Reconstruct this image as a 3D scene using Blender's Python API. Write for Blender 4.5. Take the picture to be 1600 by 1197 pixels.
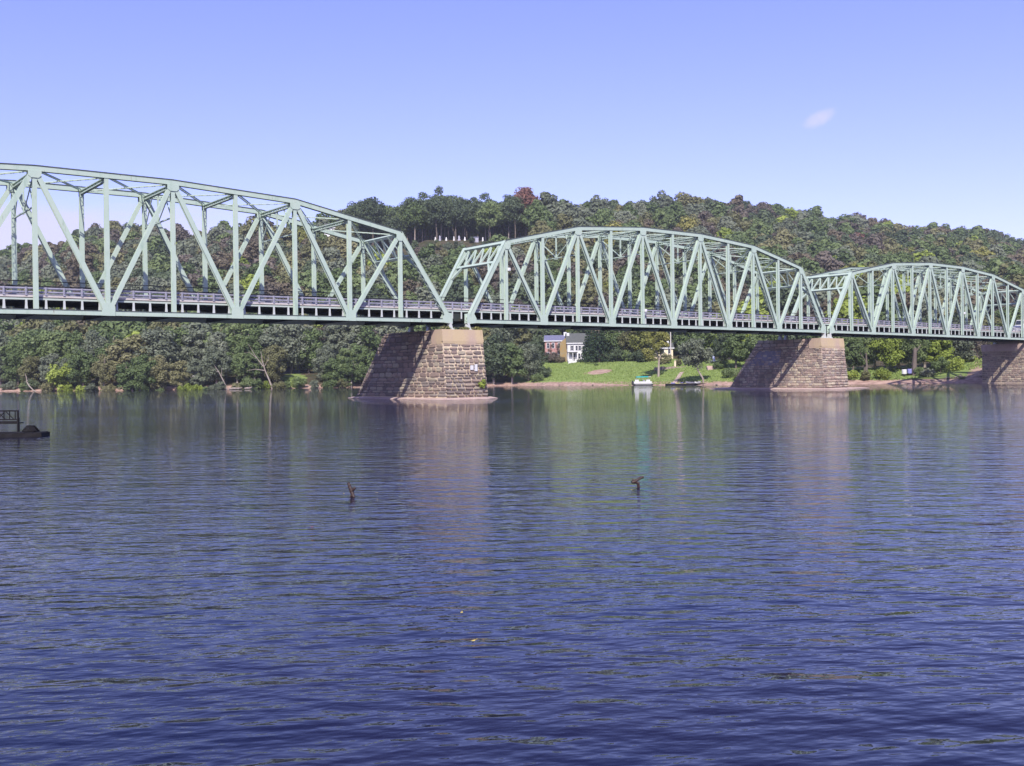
import bpy, bmesh, math, random
import numpy as np
from mathutils import Vector, Matrix

for o in list(bpy.data.objects):
    bpy.data.objects.remove(o)
SC = bpy.context.scene
COL = SC.collection
random.seed(7)
RNG = np.random.default_rng(11)

# ------------------------------------------------------------------ camera
CF, CYAW, CPITCH, CROLL = 1581.29, 0.657, -0.0065, 0.0115      # focal length in photo pixels (1600 wide), radians
CAM = np.array([-68.534, -99.32, 2.618])
_Z = np.array([0, 0, 1.0])
_Fh = np.array([math.sin(CYAW), math.cos(CYAW), 0]); _R = np.array([math.cos(CYAW), -math.sin(CYAW), 0])
_F = math.cos(CPITCH)*_Fh + math.sin(CPITCH)*_Z; _U = -math.sin(CPITCH)*_Fh + math.cos(CPITCH)*_Z
_R2 = math.cos(CROLL)*_R - math.sin(CROLL)*_U; _U2 = math.sin(CROLL)*_R + math.cos(CROLL)*_U
cd = bpy.data.cameras.new('camera'); cam = bpy.data.objects.new('camera', cd); COL.objects.link(cam)
cd.sensor_width = 36; cd.lens = 36*CF/1600; cd.clip_start = 0.1; cd.clip_end = 20000
M = Matrix.Identity(4)
for i in range(3):
    M[i][0], M[i][1], M[i][2], M[i][3] = _R2[i], _U2[i], -_F[i], CAM[i]
cam.matrix_world = M
SC.camera = cam

# ------------------------------------------------------------------ sky, sun, exposure
SUN_AZ = math.atan2(-0.66, -0.75)          # compass-like: atan2(x, y) of the direction towards the sun
SUN_EL = math.radians(40.9)
SUND = Vector((math.sin(SUN_AZ)*math.cos(SUN_EL), math.cos(SUN_AZ)*math.cos(SUN_EL), math.sin(SUN_EL)))
W = bpy.data.worlds.new('World'); SC.world = W; W.use_nodes = True
nt = W.node_tree; nt.nodes.clear()
def wn(t, **k):
    n = nt.nodes.new(t)
    for a, b in k.items(): setattr(n, a, b)
    return n
def wl(a, b): nt.links.new(a, b)
sky = wn('ShaderNodeTexSky', sky_type='NISHITA', sun_disc=False, sun_elevation=SUN_EL, sun_rotation=SUN_AZ % (2*math.pi),
         altitude=50, air_density=1.0, dust_density=0.35, ozone_density=4.0)
tint = wn('ShaderNodeMix', data_type='RGBA', blend_type='MULTIPLY'); tint.inputs[0].default_value = 1
tint.inputs[7].default_value = (1.22, .90, 1.27, 1)
wl(sky.outputs[0], tint.inputs[6])
tc = wn('ShaderNodeTexCoord'); sep = wn('ShaderNodeSeparateXYZ'); wl(tc.outputs['Generated'], sep.inputs[0])
def wmath(op, a, b=None, clamp=False):
    n = wn('ShaderNodeMath', operation=op, use_clamp=clamp)
    for i, v in enumerate((a, b)):
        if v is None: continue
        if isinstance(v, (int, float)): n.inputs[i].default_value = v
        else: wl(v, n.inputs[i])
    return n.outputs[0]
def wrange(v, a, b, c, d, smooth=True):
    n = wn('ShaderNodeMapRange', interpolation_type='SMOOTHSTEP' if smooth else 'LINEAR')
    wl(v, n.inputs[0])
    for i, x in enumerate((a, b, c, d)): n.inputs[i+1].default_value = x
    return n.outputs[0]
# low pinkish cloud bank far off beyond the left of the hill, and one small puff
mp = wn('ShaderNodeMapping'); mp.inputs['Scale'].default_value = (5.5, 5.5, 24); wl(tc.outputs['Generated'], mp.inputs[0])
ns = wn('ShaderNodeTexNoise'); ns.inputs['Scale'].default_value = 1.0; ns.inputs['Detail'].default_value = 6; ns.inputs['Roughness'].default_value = .55
wl(mp.outputs[0], ns.inputs['Vector'])
top = wmath('ADD', wmath('MULTIPLY', ns.outputs[0], 0.115), 0.094)
band = wrange(wmath('SUBTRACT', sep.outputs[2], top), -0.016, 0.016, 1, 0)
dl = wn('ShaderNodeVectorMath', operation='DOT_PRODUCT'); wl(tc.outputs['Generated'], dl.inputs[0]); dl.inputs[1].default_value = (math.sin(math.radians(8)), math.cos(math.radians(8)), 0)
az = wrange(dl.outputs['Value'], 0.86, 0.93, 0, 1)
bandm = wmath('MULTIPLY', wmath('MULTIPLY', band, az), 0.75)
pc = Vector((0.79, 0.56, 0.2325)).normalized()
dv = wn('ShaderNodeVectorMath', operation='SUBTRACT'); wl(tc.outputs['Generated'], dv.inputs[0]); dv.inputs[1].default_value = pc
ru = Vector((pc.y, -pc.x, 0)).normalized(); uu = ru.cross(pc).normalized()
a1 = (ru*math.cos(.38)+uu*math.sin(.38)); a2 = (-ru*math.sin(.38)+uu*math.cos(.38))
def wdot(v):
    n = wn('ShaderNodeVectorMath', operation='DOT_PRODUCT'); wl(dv.outputs[0], n.inputs[0]); n.inputs[1].default_value = v; return n.outputs['Value']
q1 = wmath('POWER', wmath('ABSOLUTE', wmath('DIVIDE', wdot(a1), 0.0150)), 2.0); q2 = wmath('POWER', wmath('ABSOLUTE', wmath('DIVIDE', wdot(a2), 0.0072)), 2.0)
mp2 = wn('ShaderNodeMapping'); mp2.inputs['Scale'].default_value = (120, 120, 160); wl(tc.outputs['Generated'], mp2.inputs[0])
ns2 = wn('ShaderNodeTexNoise'); ns2.inputs['Detail'].default_value = 4; ns2.inputs['Scale'].default_value = 1; wl(mp2.outputs[0], ns2.inputs['Vector'])
puff = wmath('MULTIPLY', wrange(wmath('ADD', wmath('ADD', q1, q2), wmath('MULTIPLY', ns2.outputs[0], 0.9)), 0.1, 1.9, 1, 0), 0.62)
cm = wmath('MAXIMUM', bandm, puff)
cmix = wn('ShaderNodeMix', data_type='RGBA'); wl(cm, cmix.inputs[0]); wl(tint.outputs[2], cmix.inputs[6]); cmix.inputs[7].default_value = (4.6, 4.35, 5.6, 1)
bg = wn('ShaderNodeBackground'); bg.inputs[1].default_value = 0.147; wl(cmix.outputs[2], bg.inputs[0])
wo = wn('ShaderNodeOutputWorld'); wl(bg.outputs[0], wo.inputs[0])

sd = bpy.data.lights.new('sun', 'SUN'); sd.energy = 5.0; sd.angle = math.radians(0.5); sd.color = (1.0, 0.95, 0.88)
sun = bpy.data.objects.new('sun', sd); COL.objects.link(sun)
sun.rotation_euler = SUND.to_track_quat('Z', 'Y').to_euler()
SC.view_settings.view_transform = 'Standard'; SC.view_settings.look = 'None'; SC.view_settings.gamma = 1; SC.view_settings.use_curve_mapping = False
SC.view_settings.exposure = 0.3
SC.render.engine = 'CYCLES'

# ------------------------------------------------------------------ materials
def mat(name, col, rough=.8, spec=.3, metal=0, noise=None, bump=None, trans=0, coord='Object'):
    """noise: list of (scale, colour, low, high, stretch) blended over the base one by one"""
    m = bpy.data.materials.new(name); m.use_nodes = True; t = m.node_tree; b = t.nodes['Principled BSDF']
    b.inputs['Roughness'].default_value = rough; b.inputs['Specular IOR Level'].default_value = spec; b.inputs['Metallic'].default_value = metal
    b.inputs['Base Color'].default_value = (*col, 1)
    tcn = t.nodes.new('ShaderNodeTexCoord'); cur = None
    for k, (sc, c2, lo, hi, st) in enumerate(noise or []):
        mpn = t.nodes.new('ShaderNodeMapping'); mpn.inputs['Scale'].default_value = st; mpn.inputs['Location'].default_value = (k*3.7, k*9.1, k*1.3)
        t.links.new(tcn.outputs[coord], mpn.inputs[0])
        n = t.nodes.new('ShaderNodeTexNoise'); n.inputs['Scale'].default_value = sc; n.inputs['Detail'].default_value = 5; n.inputs['Roughness'].default_value = .6
        t.links.new(mpn.outputs[0], n.inputs['Vector'])
        r = t.nodes.new('ShaderNodeMapRange'); r.inputs[1].default_value = lo; r.inputs[2].default_value = hi; t.links.new(n.outputs[0], r.inputs[0])
        x = t.nodes.new('ShaderNodeMix'); x.data_type = 'RGBA'; t.links.new(r.outputs[0], x.inputs[0])
        if cur is None: x.inputs[6].default_value = (*col, 1)
        else: t.links.new(cur, x.inputs[6])
        x.inputs[7].default_value = (*c2, 1); cur = x.outputs[2]
    if cur: t.links.new(cur, b.inputs['Base Color'])
    if bump:
        n = t.nodes.new('ShaderNodeTexNoise'); n.inputs['Scale'].default_value = bump[0]; n.inputs['Detail'].default_value = 6; t.links.new(tcn.outputs[coord], n.inputs['Vector'])
        bb = t.nodes.new('ShaderNodeBump'); bb.inputs['Strength'].default_value = bump[1]; bb.inputs['Distance'].default_value = bump[2]
        t.links.new(n.outputs[0], bb.inputs['Height']); t.links.new(bb.outputs[0], b.inputs['Normal'])
    m['_col'] = 0
    return m

def leafmat(name, cols, transl=.33):
    """foliage: colour wanders between the given colours in clumps and from leaf to leaf"""
    m = bpy.data.materials.new(name); m.use_nodes = True; t = m.node_tree; b = t.nodes['Principled BSDF']; out = t.nodes['Material Output']
    b.inputs['Roughness'].default_value = .55; b.inputs['Specular IOR Level'].default_value = .25
    tcn = t.nodes.new('ShaderNodeTexCoord'); oi = t.nodes.new('ShaderNodeObjectInfo'); ge = t.nodes.new('ShaderNodeNewGeometry')
    n = t.nodes.new('ShaderNodeTexNoise'); n.inputs['Scale'].default_value = .35; n.inputs['Detail'].default_value = 3; t.links.new(tcn.outputs['Object'], n.inputs['Vector'])
    n.noise_dimensions = '4D'
    w1 = t.nodes.new('ShaderNodeMath'); w1.operation = 'MULTIPLY'; t.links.new(oi.outputs['Random'], w1.inputs[0]); w1.inputs[1].default_value = 40; t.links.new(w1.outputs[0], n.inputs['W'])
    a = t.nodes.new('ShaderNodeMath'); a.operation = 'MULTIPLY_ADD'; t.links.new(n.outputs[0], a.inputs[0]); a.inputs[1].default_value = .85; a.inputs[2].default_value = -.22
    a2 = t.nodes.new('ShaderNodeMath'); a2.operation = 'MULTIPLY_ADD'; t.links.new(oi.outputs['Random'], a2.inputs[0]); a2.inputs[1].default_value = .50; t.links.new(a.outputs[0], a2.inputs[2])
    a3 = t.nodes.new('ShaderNodeMath'); a3.operation = 'MULTIPLY_ADD'; t.links.new(ge.outputs['Random Per Island'], a3.inputs[0]); a3.inputs[1].default_value = .17; t.links.new(a2.outputs[0], a3.inputs[2])
    r = t.nodes.new('ShaderNodeValToRGB'); t.links.new(a3.outputs[0], r.inputs[0])
    e = r.color_ramp.elements
    while len(e) < len(cols): e.new(.5)
    g_ = 1.12 if 'brown' in name or 'red' in name else 1.33
    for i, c in enumerate(cols): c = tuple(min(x*g_, .5) for x in c); e[i].position = .15+.75*i/(len(cols)-1); e[i].color = (*c, 1)
    t.links.new(r.outputs[0], b.inputs['Base Color'])
    tr = t.nodes.new('ShaderNodeBsdfTranslucent'); t.links.new(r.outputs[0], tr.inputs[0])
    mx = t.nodes.new('ShaderNodeMixShader'); mx.inputs[0].default_value = transl
    t.links.new(b.outputs[0], mx.inputs[1]); t.links.new(tr.outputs[0], mx.inputs[2]); t.links.new(mx.outputs[0], out.inputs[0])
    return m

MT = {}
MT['steel'] = mat('green_steel_paint', (.41, .50, .415), .55, .35, noise=[(.6, (.44, .515, .425), .45, .7, (1, 1, 1)), (1.8, (.31, .41, .32), .55, .75, (1, 1, .3)), (4, (.19, .14, .09), .66, .74, (1, 1, .25))])
MT['plate_edge'] = mat('dark_green_steel', (.07, .085, .085), .8, .2, noise=[(3, (.14, .15, .14), .45, .75, (1, 1, 1))])  # very dark green for the chord cover plates, with paler patches
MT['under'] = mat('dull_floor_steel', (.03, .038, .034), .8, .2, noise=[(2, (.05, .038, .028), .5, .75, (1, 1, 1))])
MT['fascia'] = mat('pale_green_fascia', (.42, .48, .42), .6, .3, noise=[(1.5, (.42, .42, .36), .5, .8, (1, 1, 3))])
MT['bracket'] = mat('white_bracket_paint', (.50, .52, .50), .6, .3, noise=[(3, (.45, .45, .42), .5, .8, (1, 1, 1))])
MT['curb'] = mat('pale_curb', (.52, .48, .45), .8, .2, noise=[(1.2, (.42, .33, .28), .5, .75, (1, 1, 1))])
MT['galv'] = mat('galvanised_rail', (.36, .35, .41), .5, .4, .2, noise=[(2, (.25, .245, .29), .45, .75, (1, 1, 1))])
MT['black'] = mat('black_pipe', (.02, .022, .025), .6, .3)
MT['asphalt'] = mat('asphalt', (.05, .05, .05), .9, .2, noise=[(4, (.07, .068, .065), .4, .7, (1, 1, 1))])
MT['cap'] = mat('tan_concrete', (.47, .36, .22), .9, .15, noise=[(.5, (.42, .31, .24), .45, .66, (1, 1, .3)), (.9, (.30, .22, .14), .60, .85, (1.4, 1.4, .12)), (6, (.56, .44, .30), .55, .9, (1, 1, 1))], bump=(8, .3, .05))
MT['mortar'] = mat('pale_mortar', (.66, .54, .38), .95, .1, noise=[(.5, (.46, .34, .28), .48, .7, (1, 1, 1)), (5, (.30, .20, .16), .55, .8, (1, 1, 1))], bump=(10, .6, .06))
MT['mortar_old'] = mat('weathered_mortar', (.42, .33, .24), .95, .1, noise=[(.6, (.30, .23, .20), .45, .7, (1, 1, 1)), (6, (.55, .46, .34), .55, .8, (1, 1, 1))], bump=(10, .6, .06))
MT['deck_shade'] = mat('shadowed_mortar', (.20, .165, .145), .95, .1, noise=[(.7, (.12, .10, .095), .42, .7, (1, 1, 1)), (5, (.30, .26, .22), .6, .8, (1, 1, 1))], bump=(10, .6, .06))  # mortar darkened to carry the deck's shadow in its colour
MT['footing'] = mat('pink_silt_concrete', (.46, .35, .30), .95, .1, noise=[(.8, (.38, .26, .23), .45, .7, (1, 1, 1)), (8, (.58, .46, .40), .55, .8, (1, 1, 1))], bump=(5, .5, .06))
stones, stones_pale = [], []
for lst_, nm_, g_ in ((stones, 'brown_stone', 1.45), (stones_pale, 'tan_stone', 1.8)):
    for i, c in enumerate([(.165, .118, .10), (.195, .14, .115), (.135, .103, .09), (.22, .165, .13), (.18, .145, .125), (.245, .20, .15)]):
        if g_ > 1.3: c = (c[0], c[1]*1.04, c[2]*1.02)
        c = tuple(x*g_ for x in c)
        lst_.append(mat(nm_, c, .9, .15, noise=[(3, tuple(x*1.3 for x in c), .45, .75, (1, 1, 1)), (8, tuple(x*.6 for x in c), .6, .8, (1, 1, 1)), (.35, tuple(x*.62 for x in c), .52, .68, (1, 1, .5))], bump=(6, .6, .08)))
MT['beach'] = mat('pinkish_shore_gravel', (.42, .30, .24), .95, .1)
MT['white'] = mat('white_paint', (.66, .65, .64), .6, .3, noise=[(1.5, (.52, .51, .50), .5, .8, (1, 1, 1))])
MT['cream'] = mat('cream_paint', (.72, .60, .42), .7, .3)
MT['dark'] = mat('dark_opening', (.025, .025, .03), .4, .4)
MT['glass'] = mat('window_glass', (.03, .035, .05), .08, .7)
MT['slate'] = mat('slate_roof', (.13, .13, .20), .7, .3, noise=[(2, (.18, .18, .26), .45, .7, (1, 1, 4))])
MT['darkroof'] = mat('dark_shingle_roof', (.085, .09, .085), .85, .2, noise=[(2, (.13, .13, .12), .45, .7, (1, 1, 4))])
MT['brick'] = mat('faded_pink_brick', (.42, .23, .20), .9, .15, noise=[(1.0, (.28, .13, .13), .42, .65, (1, 1, 1)), (2.5, (.58, .42, .38), .55, .8, (1, 1, 1))])
MT['ochre'] = mat('ochre_render', (.27, .215, .12), .9, .15, noise=[(1.0, (.33, .20, .06), .42, .7, (1, 1, 1))])
MT['redbrick'] = mat('red_brown_brick', (.30, .10, .08), .9, .15, noise=[(1.0, (.20, .06, .06), .42, .7, (1, 1, 1))])
MT['bluepaint'] = mat('blue_violet_paint', (.22, .22, .48), .6, .3)
MT['darkwood'] = mat('dark_wood', (.012, .011, .012), .8, .15, noise=[(4, (.024, .022, .026), .45, .75, (1, 1, 1))])
MT['wetwood'] = mat('wet_brown_wood', (.04, .022, .018), .5, .4, noise=[(9, (.22, .14, .09), .60, .78, (1, 1, 1)), (14, (.16, .10, .02), .62, .8, (1, 1, 1))], bump=(25, .8, .02))
MT['bark'] = mat('grey_bark', (.16, .13, .11), .95, .1, noise=[(1.5, (.09, .07, .06), .45, .7, (1, 1, .3))])
MT['palebark'] = mat('pale_bark', (.34, .29, .25), .95, .1, noise=[(1.5, (.26, .20, .16), .45, .7, (1, 1, .4))])
MT['turq'] = mat('turquoise_canvas', (.03, .36, .33), .7, .2)
MT['rock'] = mat('shore_rock', (.30, .24, .20), .95, .1, noise=[(2, (.20, .15, .13), .45, .7, (1, 1, 1))])
MT['leafyellow'] = mat('yellow_leaf', (.55, .42, .10), .7, .2)
MT['leafred'] = mat('red_leaf', (.35, .08, .05), .7, .2)
LM = {
 'dark green':   leafmat('dark_green_foliage', [(.050, .068, .036), (.074, .098, .052), (.11, .14, .07)]),
 'mid green':    leafmat('mid_green_foliage', [(.075, .105, .040), (.11, .15, .056), (.16, .20, .08)]),
 'grey-green':   leafmat('grey_green_foliage', [(.095, .112, .07), (.135, .155, .10), (.19, .205, .14)]),
 'olive':        leafmat('olive_foliage', [(.105, .108, .046), (.15, .15, .068), (.21, .20, .10)]),
 'yellow-green': leafmat('yellow_green_foliage', [(.13, .17, .03), (.20, .25, .045), (.28, .33, .07)]),
 'brown':        leafmat('brown_foliage', [(.11, .09, .06), (.15, .125, .08), (.20, .165, .11)]),
 'mauve-brown':  leafmat('mauve_brown_foliage', [(.105, .090, .07), (.14, .118, .092), (.18, .150, .12)]),
 'rust-red':     leafmat('rust_red_foliage', [(.14, .07, .055), (.20, .10, .075), (.25, .13, .10)]),
 'golden':       leafmat('golden_foliage', [(.125, .14, .035), (.18, .19, .05), (.26, .235, .07)]),
}
MT['conifer'] = leafmat('conifer_needles', [(.018, .032, .016), (.03, .05, .024), (.05, .085, .035)], .1)
MT['grass'] = leafmat('short_grass', [(.135, .19, .05), (.155, .21, .058), (.18, .225, .068)], .15)

# ------------------------------------------------------------------ builders
def tag(o, label=None, cat=None, group=None, kind=None):
    if label: o['label'] = label
    if cat: o['category'] = cat
    if group: o['group'] = group
    if kind: o['kind'] = kind
    return o
def thing(name, label, cat, loc=(0, 0, 0), group=None, rz=0):
    o = bpy.data.objects.new(name, None); o.empty_display_size = .5; COL.objects.link(o); o.location = loc; o.rotation_euler = (0, 0, rz)
    return tag(o, label, cat, group)
class MB:
    """collects boxes, beams, tubes and polygons; build() links them as one mesh object"""
    def __init__(s): s.v = []; s.f = []
    def add(s, vs, fs):
        n = len(s.v); s.v += [tuple(v) for v in vs]; s.f += [tuple(i+n for i in f) for f in fs]; return s
    def box(s, x0, x1, y0, y1, z0, z1):
        return s.add([(x0, y0, z0), (x1, y0, z0), (x1, y1, z0), (x0, y1, z0), (x0, y0, z1), (x1, y0, z1), (x1, y1, z1), (x0, y1, z1)],
                     [(0, 3, 2, 1), (4, 5, 6, 7), (0, 1, 5, 4), (1, 2, 6, 5), (2, 3, 7, 6), (3, 0, 4, 7)])
    def beam(s, p, q, w, h, side=(0, 1, 0)):
        """box from p to q; w along `side`, h along the remaining axis"""
        p = Vector(p); q = Vector(q); d = (q-p).normalized(); a = Vector(side); a = (a-d*a.dot(d)).normalized(); b = d.cross(a)
        a = a*w/2; b = b*h/2
        vs = [e+i*a+j*b for e in (p, q) for i, j in ((-1, -1), (1, -1), (1, 1), (-1, 1))]
        return s.add(vs, [(0, 3, 2, 1), (4, 5, 6, 7), (0, 1, 5, 4), (1, 2, 6, 5), (2, 3, 7, 6), (3, 0, 4, 7)])
    def hbeam(s, p, q, w, h, side=(0, 1, 0), t=.05):
        """built-up member: two flat side plates (across `side`) joined by a recessed web, as riveted truss members are"""
        p = Vector(p); q = Vector(q); a = Vector(side).normalized(); o = a*(w/2-t/2)
        s.beam(p+o, q+o, t, h, side); s.beam(p-o, q-o, t, h, side); s.beam(p, q, w-2*t, h*.35, side)
        return s
    def laced(s, p, q, w, h, side=(0, 1, 0), n=10, t=.07, lt=.05):
        """lattice member: rails at both edges of h, zigzag lacing between"""
        p = Vector(p); q = Vector(q); d = (q-p).normalized(); a = Vector(side); a = (a-d*a.dot(d)).normalized(); b = d.cross(a)
        for k in (-1, 1): s.beam(p+b*k*(h/2-t/2), q+b*k*(h/2-t/2), w, t, side)
        for i in range(n):
            u0 = p+(q-p)*(i/n); u1 = p+(q-p)*((i+1)/n); k = 1 if i % 2 else -1
            s.beam(u0+b*k*(h/2-t/2), u1-b*k*(h/2-t/2), w*.5, lt, side)
        return s
    def tube(s, pts, rs, n=6, cap=True):
        pts = [Vector(p) for p in pts]; n0 = len(s.v); ring = []
        for i, p in enumerate(pts):
            d = (pts[min(i+1, len(pts)-1)]-pts[max(i-1, 0)]).normalized(); a = Vector((1, 0, 0)) if abs(d.x) < .8 else Vector((0, 1, 0))
            a = (a-d*a.dot(d)).normalized(); b = d.cross(a)
            s.v += [tuple(p+(a*math.cos(2*math.pi*k/n)+b*math.sin(2*math.pi*k/n))*rs[i]) for k in range(n)]
        for i in range(len(pts)-1):
            for k in range(n): s.f.append((n0+i*n+k, n0+i*n+(k+1) % n, n0+(i+1)*n+(k+1) % n, n0+(i+1)*n+k))
        if cap:
            s.f.append(tuple(n0+k for k in reversed(range(n)))); s.f.append(tuple(n0+(len(pts)-1)*n+k for k in range(n)))
        return s
    def prism(s, poly, y0, y1):
        """polygon in XZ extruded from y0 to y1"""
        n = len(poly); vs = [(x, y0, z) for x, z in poly]+[(x, y1, z) for x, z in poly]
        return s.add(vs, [tuple(range(n)), tuple(n+i for i in reversed(range(n)))]+[(i, i+n, (i+1) % n+n, (i+1) % n) for i in range(n)])
    def mesh(s, name, m, off=(0, 0, 0)):
        me = bpy.data.meshes.new(name); me.from_pydata([(v[0]-off[0], v[1]-off[1], v[2]-off[2]) for v in s.v], [], s.f)
        if m: me.materials.append(m)
        return me
    def build(s, name, m, parent=None, off=None, bevel=0):
        if off is None: off = WLOC.get(parent.name, (0, 0, 0)) if parent else (0, 0, 0)
        me = s.mesh(name, m, off); bm = bmesh.new(); bm.from_mesh(me); bmesh.ops.recalc_face_normals(bm, faces=bm.faces)
        if bevel: bmesh.ops.bevel(bm, geom=list(bm.edges), offset=bevel, segments=1, affect='EDGES', clamp_overlap=True)
        bm.to_mesh(me); bm.free()
        o = bpy.data.objects.new(name, me); COL.objects.link(o)
        if parent: o.parent = parent; WLOC[o.name] = off
        return o
WLOC = {}
def root(name, label, cat, loc, group=None, local=False, rz=0):
    """an Empty; parts built under it are given in world metres unless local"""
    o = thing(name, label, cat, loc, group, rz); WLOC[o.name] = (0, 0, 0) if local else tuple(loc); return o

# ------------------------------------------------------------------ positions: column of the photo + metres of depth -> ground point
def at(px, w):
    t = (px-800)/CF; p = CAM+w*(_Fh+t*_R); return float(p[0]), float(p[1])
def col_of(X, Y):
    dx = X-CAM[0]; dy = Y-CAM[1]; w = dx*_Fh[0]+dy*_Fh[1]; r = dx*_R[0]+dy*_R[1]
    return 800+CF*r/np.maximum(w, 1.0)*1.0, w
def hy(px): return 588.2-.0115*(px-800)
def z_at(px, y, w): return CAM[2]+(hy(px)-y)/CF*w

# ------------------------------------------------------------------ terrain
FAR = np.array([(-900, 1500), (-400, 900), (-150, 420), (-60, 275), (-12, 228), (14, 185), (43, 163), (80, 150), (106, 125), (113.5, 85), (114.5, 60), (121, 43), (132, 31), (141, 20), (143.5, 8), (144, -4), (150, -30), (168, -150), (230, -500), (500, -4000)], float)
NEAR = np.array([(-1000, 1300), (-560, 800), (-230, 330), (-120, 150), (-82, 40), (-78, 0), (-74, -40), (-71, -80), (-67, -97.5), (-63.5, -101), (-62, -106), (-60, -130), (-55, -300), (-50, -4000)], float)
POLY = np.vstack([FAR, NEAR[::-1]])
def dist_line(P, L):
    d = np.full(len(P), 1e9)
    for a, b in zip(L[:-1], L[1:]):
        ab = b-a; t = np.clip(((P-a)@ab)/(ab@ab), 0, 1); d = np.minimum(d, np.hypot(*(P-a-t[:, None]*ab).T))
    return d
def inside(P, L):
    c = np.zeros(len(P), bool); n = len(L); j = n-1
    for i in range(n):
        xi, yi = L[i]; xj, yj = L[j]
        m = ((yi > P[:, 1]) != (yj > P[:, 1])) & (P[:, 0] < (xj-xi)*(P[:, 1]-yi)/(yj-yi+1e-12)+xi); c ^= m; j = i
    return c
def sstep(x): x = np.clip(x, 0, 1); return x*x*(3-2*x)
_sx = [-300, 0, 60, 100, 140, 200, 260, 300, 350, 400, 440, 500, 540, 580, 605, 640, 670, 740, 790, 830, 900, 950, 1000, 1040, 1100, 1150, 1200, 1250, 1300, 1350, 1400, 1450, 1500, 1560, 1600, 1700, 2000]
_sy = [400, 388, 386, 380, 362, 356, 357, 365, 358, 348, 352, 348, 326, 322, 332, 322, 311, 314, 317, 311, 318, 312, 316, 312, 312, 319, 325, 333, 341, 349, 358, 358, 363, 371, 388, 405, 440]
_wx = [-300, 0, 300, 560, 830, 1000, 1300, 1600, 2000]; _ww = [640, 620, 540, 480, 485, 560, 660, 720, 760]
def tree_h(px): return np.interp(px, [0, 545, 570, 820, 850], [13, 13, 20, 20, 13])
def ridge(px):
    wr = np.interp(px, _wx, _ww); ys = np.interp(px, _sx, _sy)
    return wr, 2.6+(hy(px)-ys)/CF*wr-tree_h(px)+1.0
def shore_w(px):
    return np.interp(px, [-300, 0, 200, 400, 600, 850, 1000, 1130, 1300, 1400, 1500, 1600, 2000], [330, 290, 262, 272, 282, 280, 252, 236, 226, 222, 226, 215, 230])
_hash = RNG.uniform(0, 6.28, (24, 3))
def wob(x, y, L, amp):
    s = 0
    for k in range(8):
        a, b, c = _hash[k]; f = (1+.35*k)*6.283/L
        s = s+np.sin((x*math.cos(a)+y*math.sin(a))*f+b)/(1+.5*k)
    return amp*s/2.2
def H(X, Y):
    X = np.atleast_1d(np.asarray(X, float)); Y = np.atleast_1d(np.asarray(Y, float)); P = np.stack([X, Y], 1)
    df = dist_line(P, FAR); dn = dist_line(P, NEAR); ins = inside(P, POLY); s = np.minimum(df, dn)
    px, w = col_of(X, Y); behind = w < 20; px = np.clip(np.where(behind, np.where(X > CAM[0]+30, 2000, -300), px), -300, 2000)
    zb = np.interp(px, [-300, 0, 400, 600, 800, 860, 900, 1050, 1150, 1300, 1450, 1520, 1560, 2000], [3.5, 3.5, 4, 4.5, 6.3, 7.3, 7.6, 7.2, 6, 3.2, 3.2, 4.5, 7, 8.5])
    L = np.interp(px, [0, 600, 780, 850, 1000, 1150, 1300, 1500, 1560, 2000], [11, 12, 22, 34, 36, 26, 13, 16, 18, 20])
    zf = .15+.55*sstep(s/3.5)+(zb-.7)*np.clip((s-3)/L, 0, 1)**.85+wob(X, Y, 23, .12)*sstep(s/6)
    wr, zr = ridge(px); w0 = shore_w(px)+np.interp(px, [0, 800, 900, 1100, 1300], [42, 42, 75, 75, 42])
    t = (w-w0)/(wr-w0)
    zh = (zr-zb)*np.clip(.9*t+.1*sstep(t), 0, 1); zh = np.where(t > 1, (zr-zb)*(1-.3*sstep((w-wr-40)/900)), zh); zh = np.where(behind, (70-8)*sstep((df-80)/400), zh)
    zf = zf+np.maximum(zh, 0)+wob(X, Y, 90, .8)*sstep(t*3)*np.where(behind, 0, 1)
    zn = .1+.95*sstep(s/2.0)+3.5*sstep((s-4)/25)+wob(X, Y, 17, .1)
    zn = np.minimum(zn, 99)
    z = np.where(df <= dn, zf, zn)
    z = np.where(ins, -.15-2.6*sstep(s/9), z)
    return z
def Hs(x, y): return float(H(x, y)[0])
azs = np.concatenate([np.linspace(math.radians(6), math.radians(70), 620), np.linspace(math.radians(71), math.radians(365), 150)])
ds = np.concatenate([[1.2], np.linspace(2.5, 200, 60), np.linspace(203, 330, 130), np.linspace(335, 760, 70), np.geomspace(790, 9000, 24)])
A, D = np.meshgrid(azs, ds); X = CAM[0]+D*np.sin(A); Y = CAM[1]+D*np.cos(A)
Zg = H(X.ravel(), Y.ravel()).reshape(X.shape)
na, nd = len(azs), len(ds)
vg = np.stack([X, Y, Zg], -1).reshape(-1, 3)
fg = []
for j in range(nd-1):
    i = np.arange(na-1); fg.append(np.stack([j*na+i, j*na+i+1, (j+1)*na+i+1, (j+1)*na+i], 1))
    fg.append(np.array([[j*na+na-1, j*na, (j+1)*na, (j+1)*na+na-1]]))
fg = np.concatenate(fg)
fl = fg.tolist(); vl = vg.tolist(); vl.append([float(CAM[0]), float(CAM[1]), 1.0]); fl += [[len(vl)-1, (k+1) % na, k] for k in range(na)]
me = bpy.data.meshes.new('ground'); me.from_pydata(vl, [], fl)
me.shade_smooth()
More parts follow.
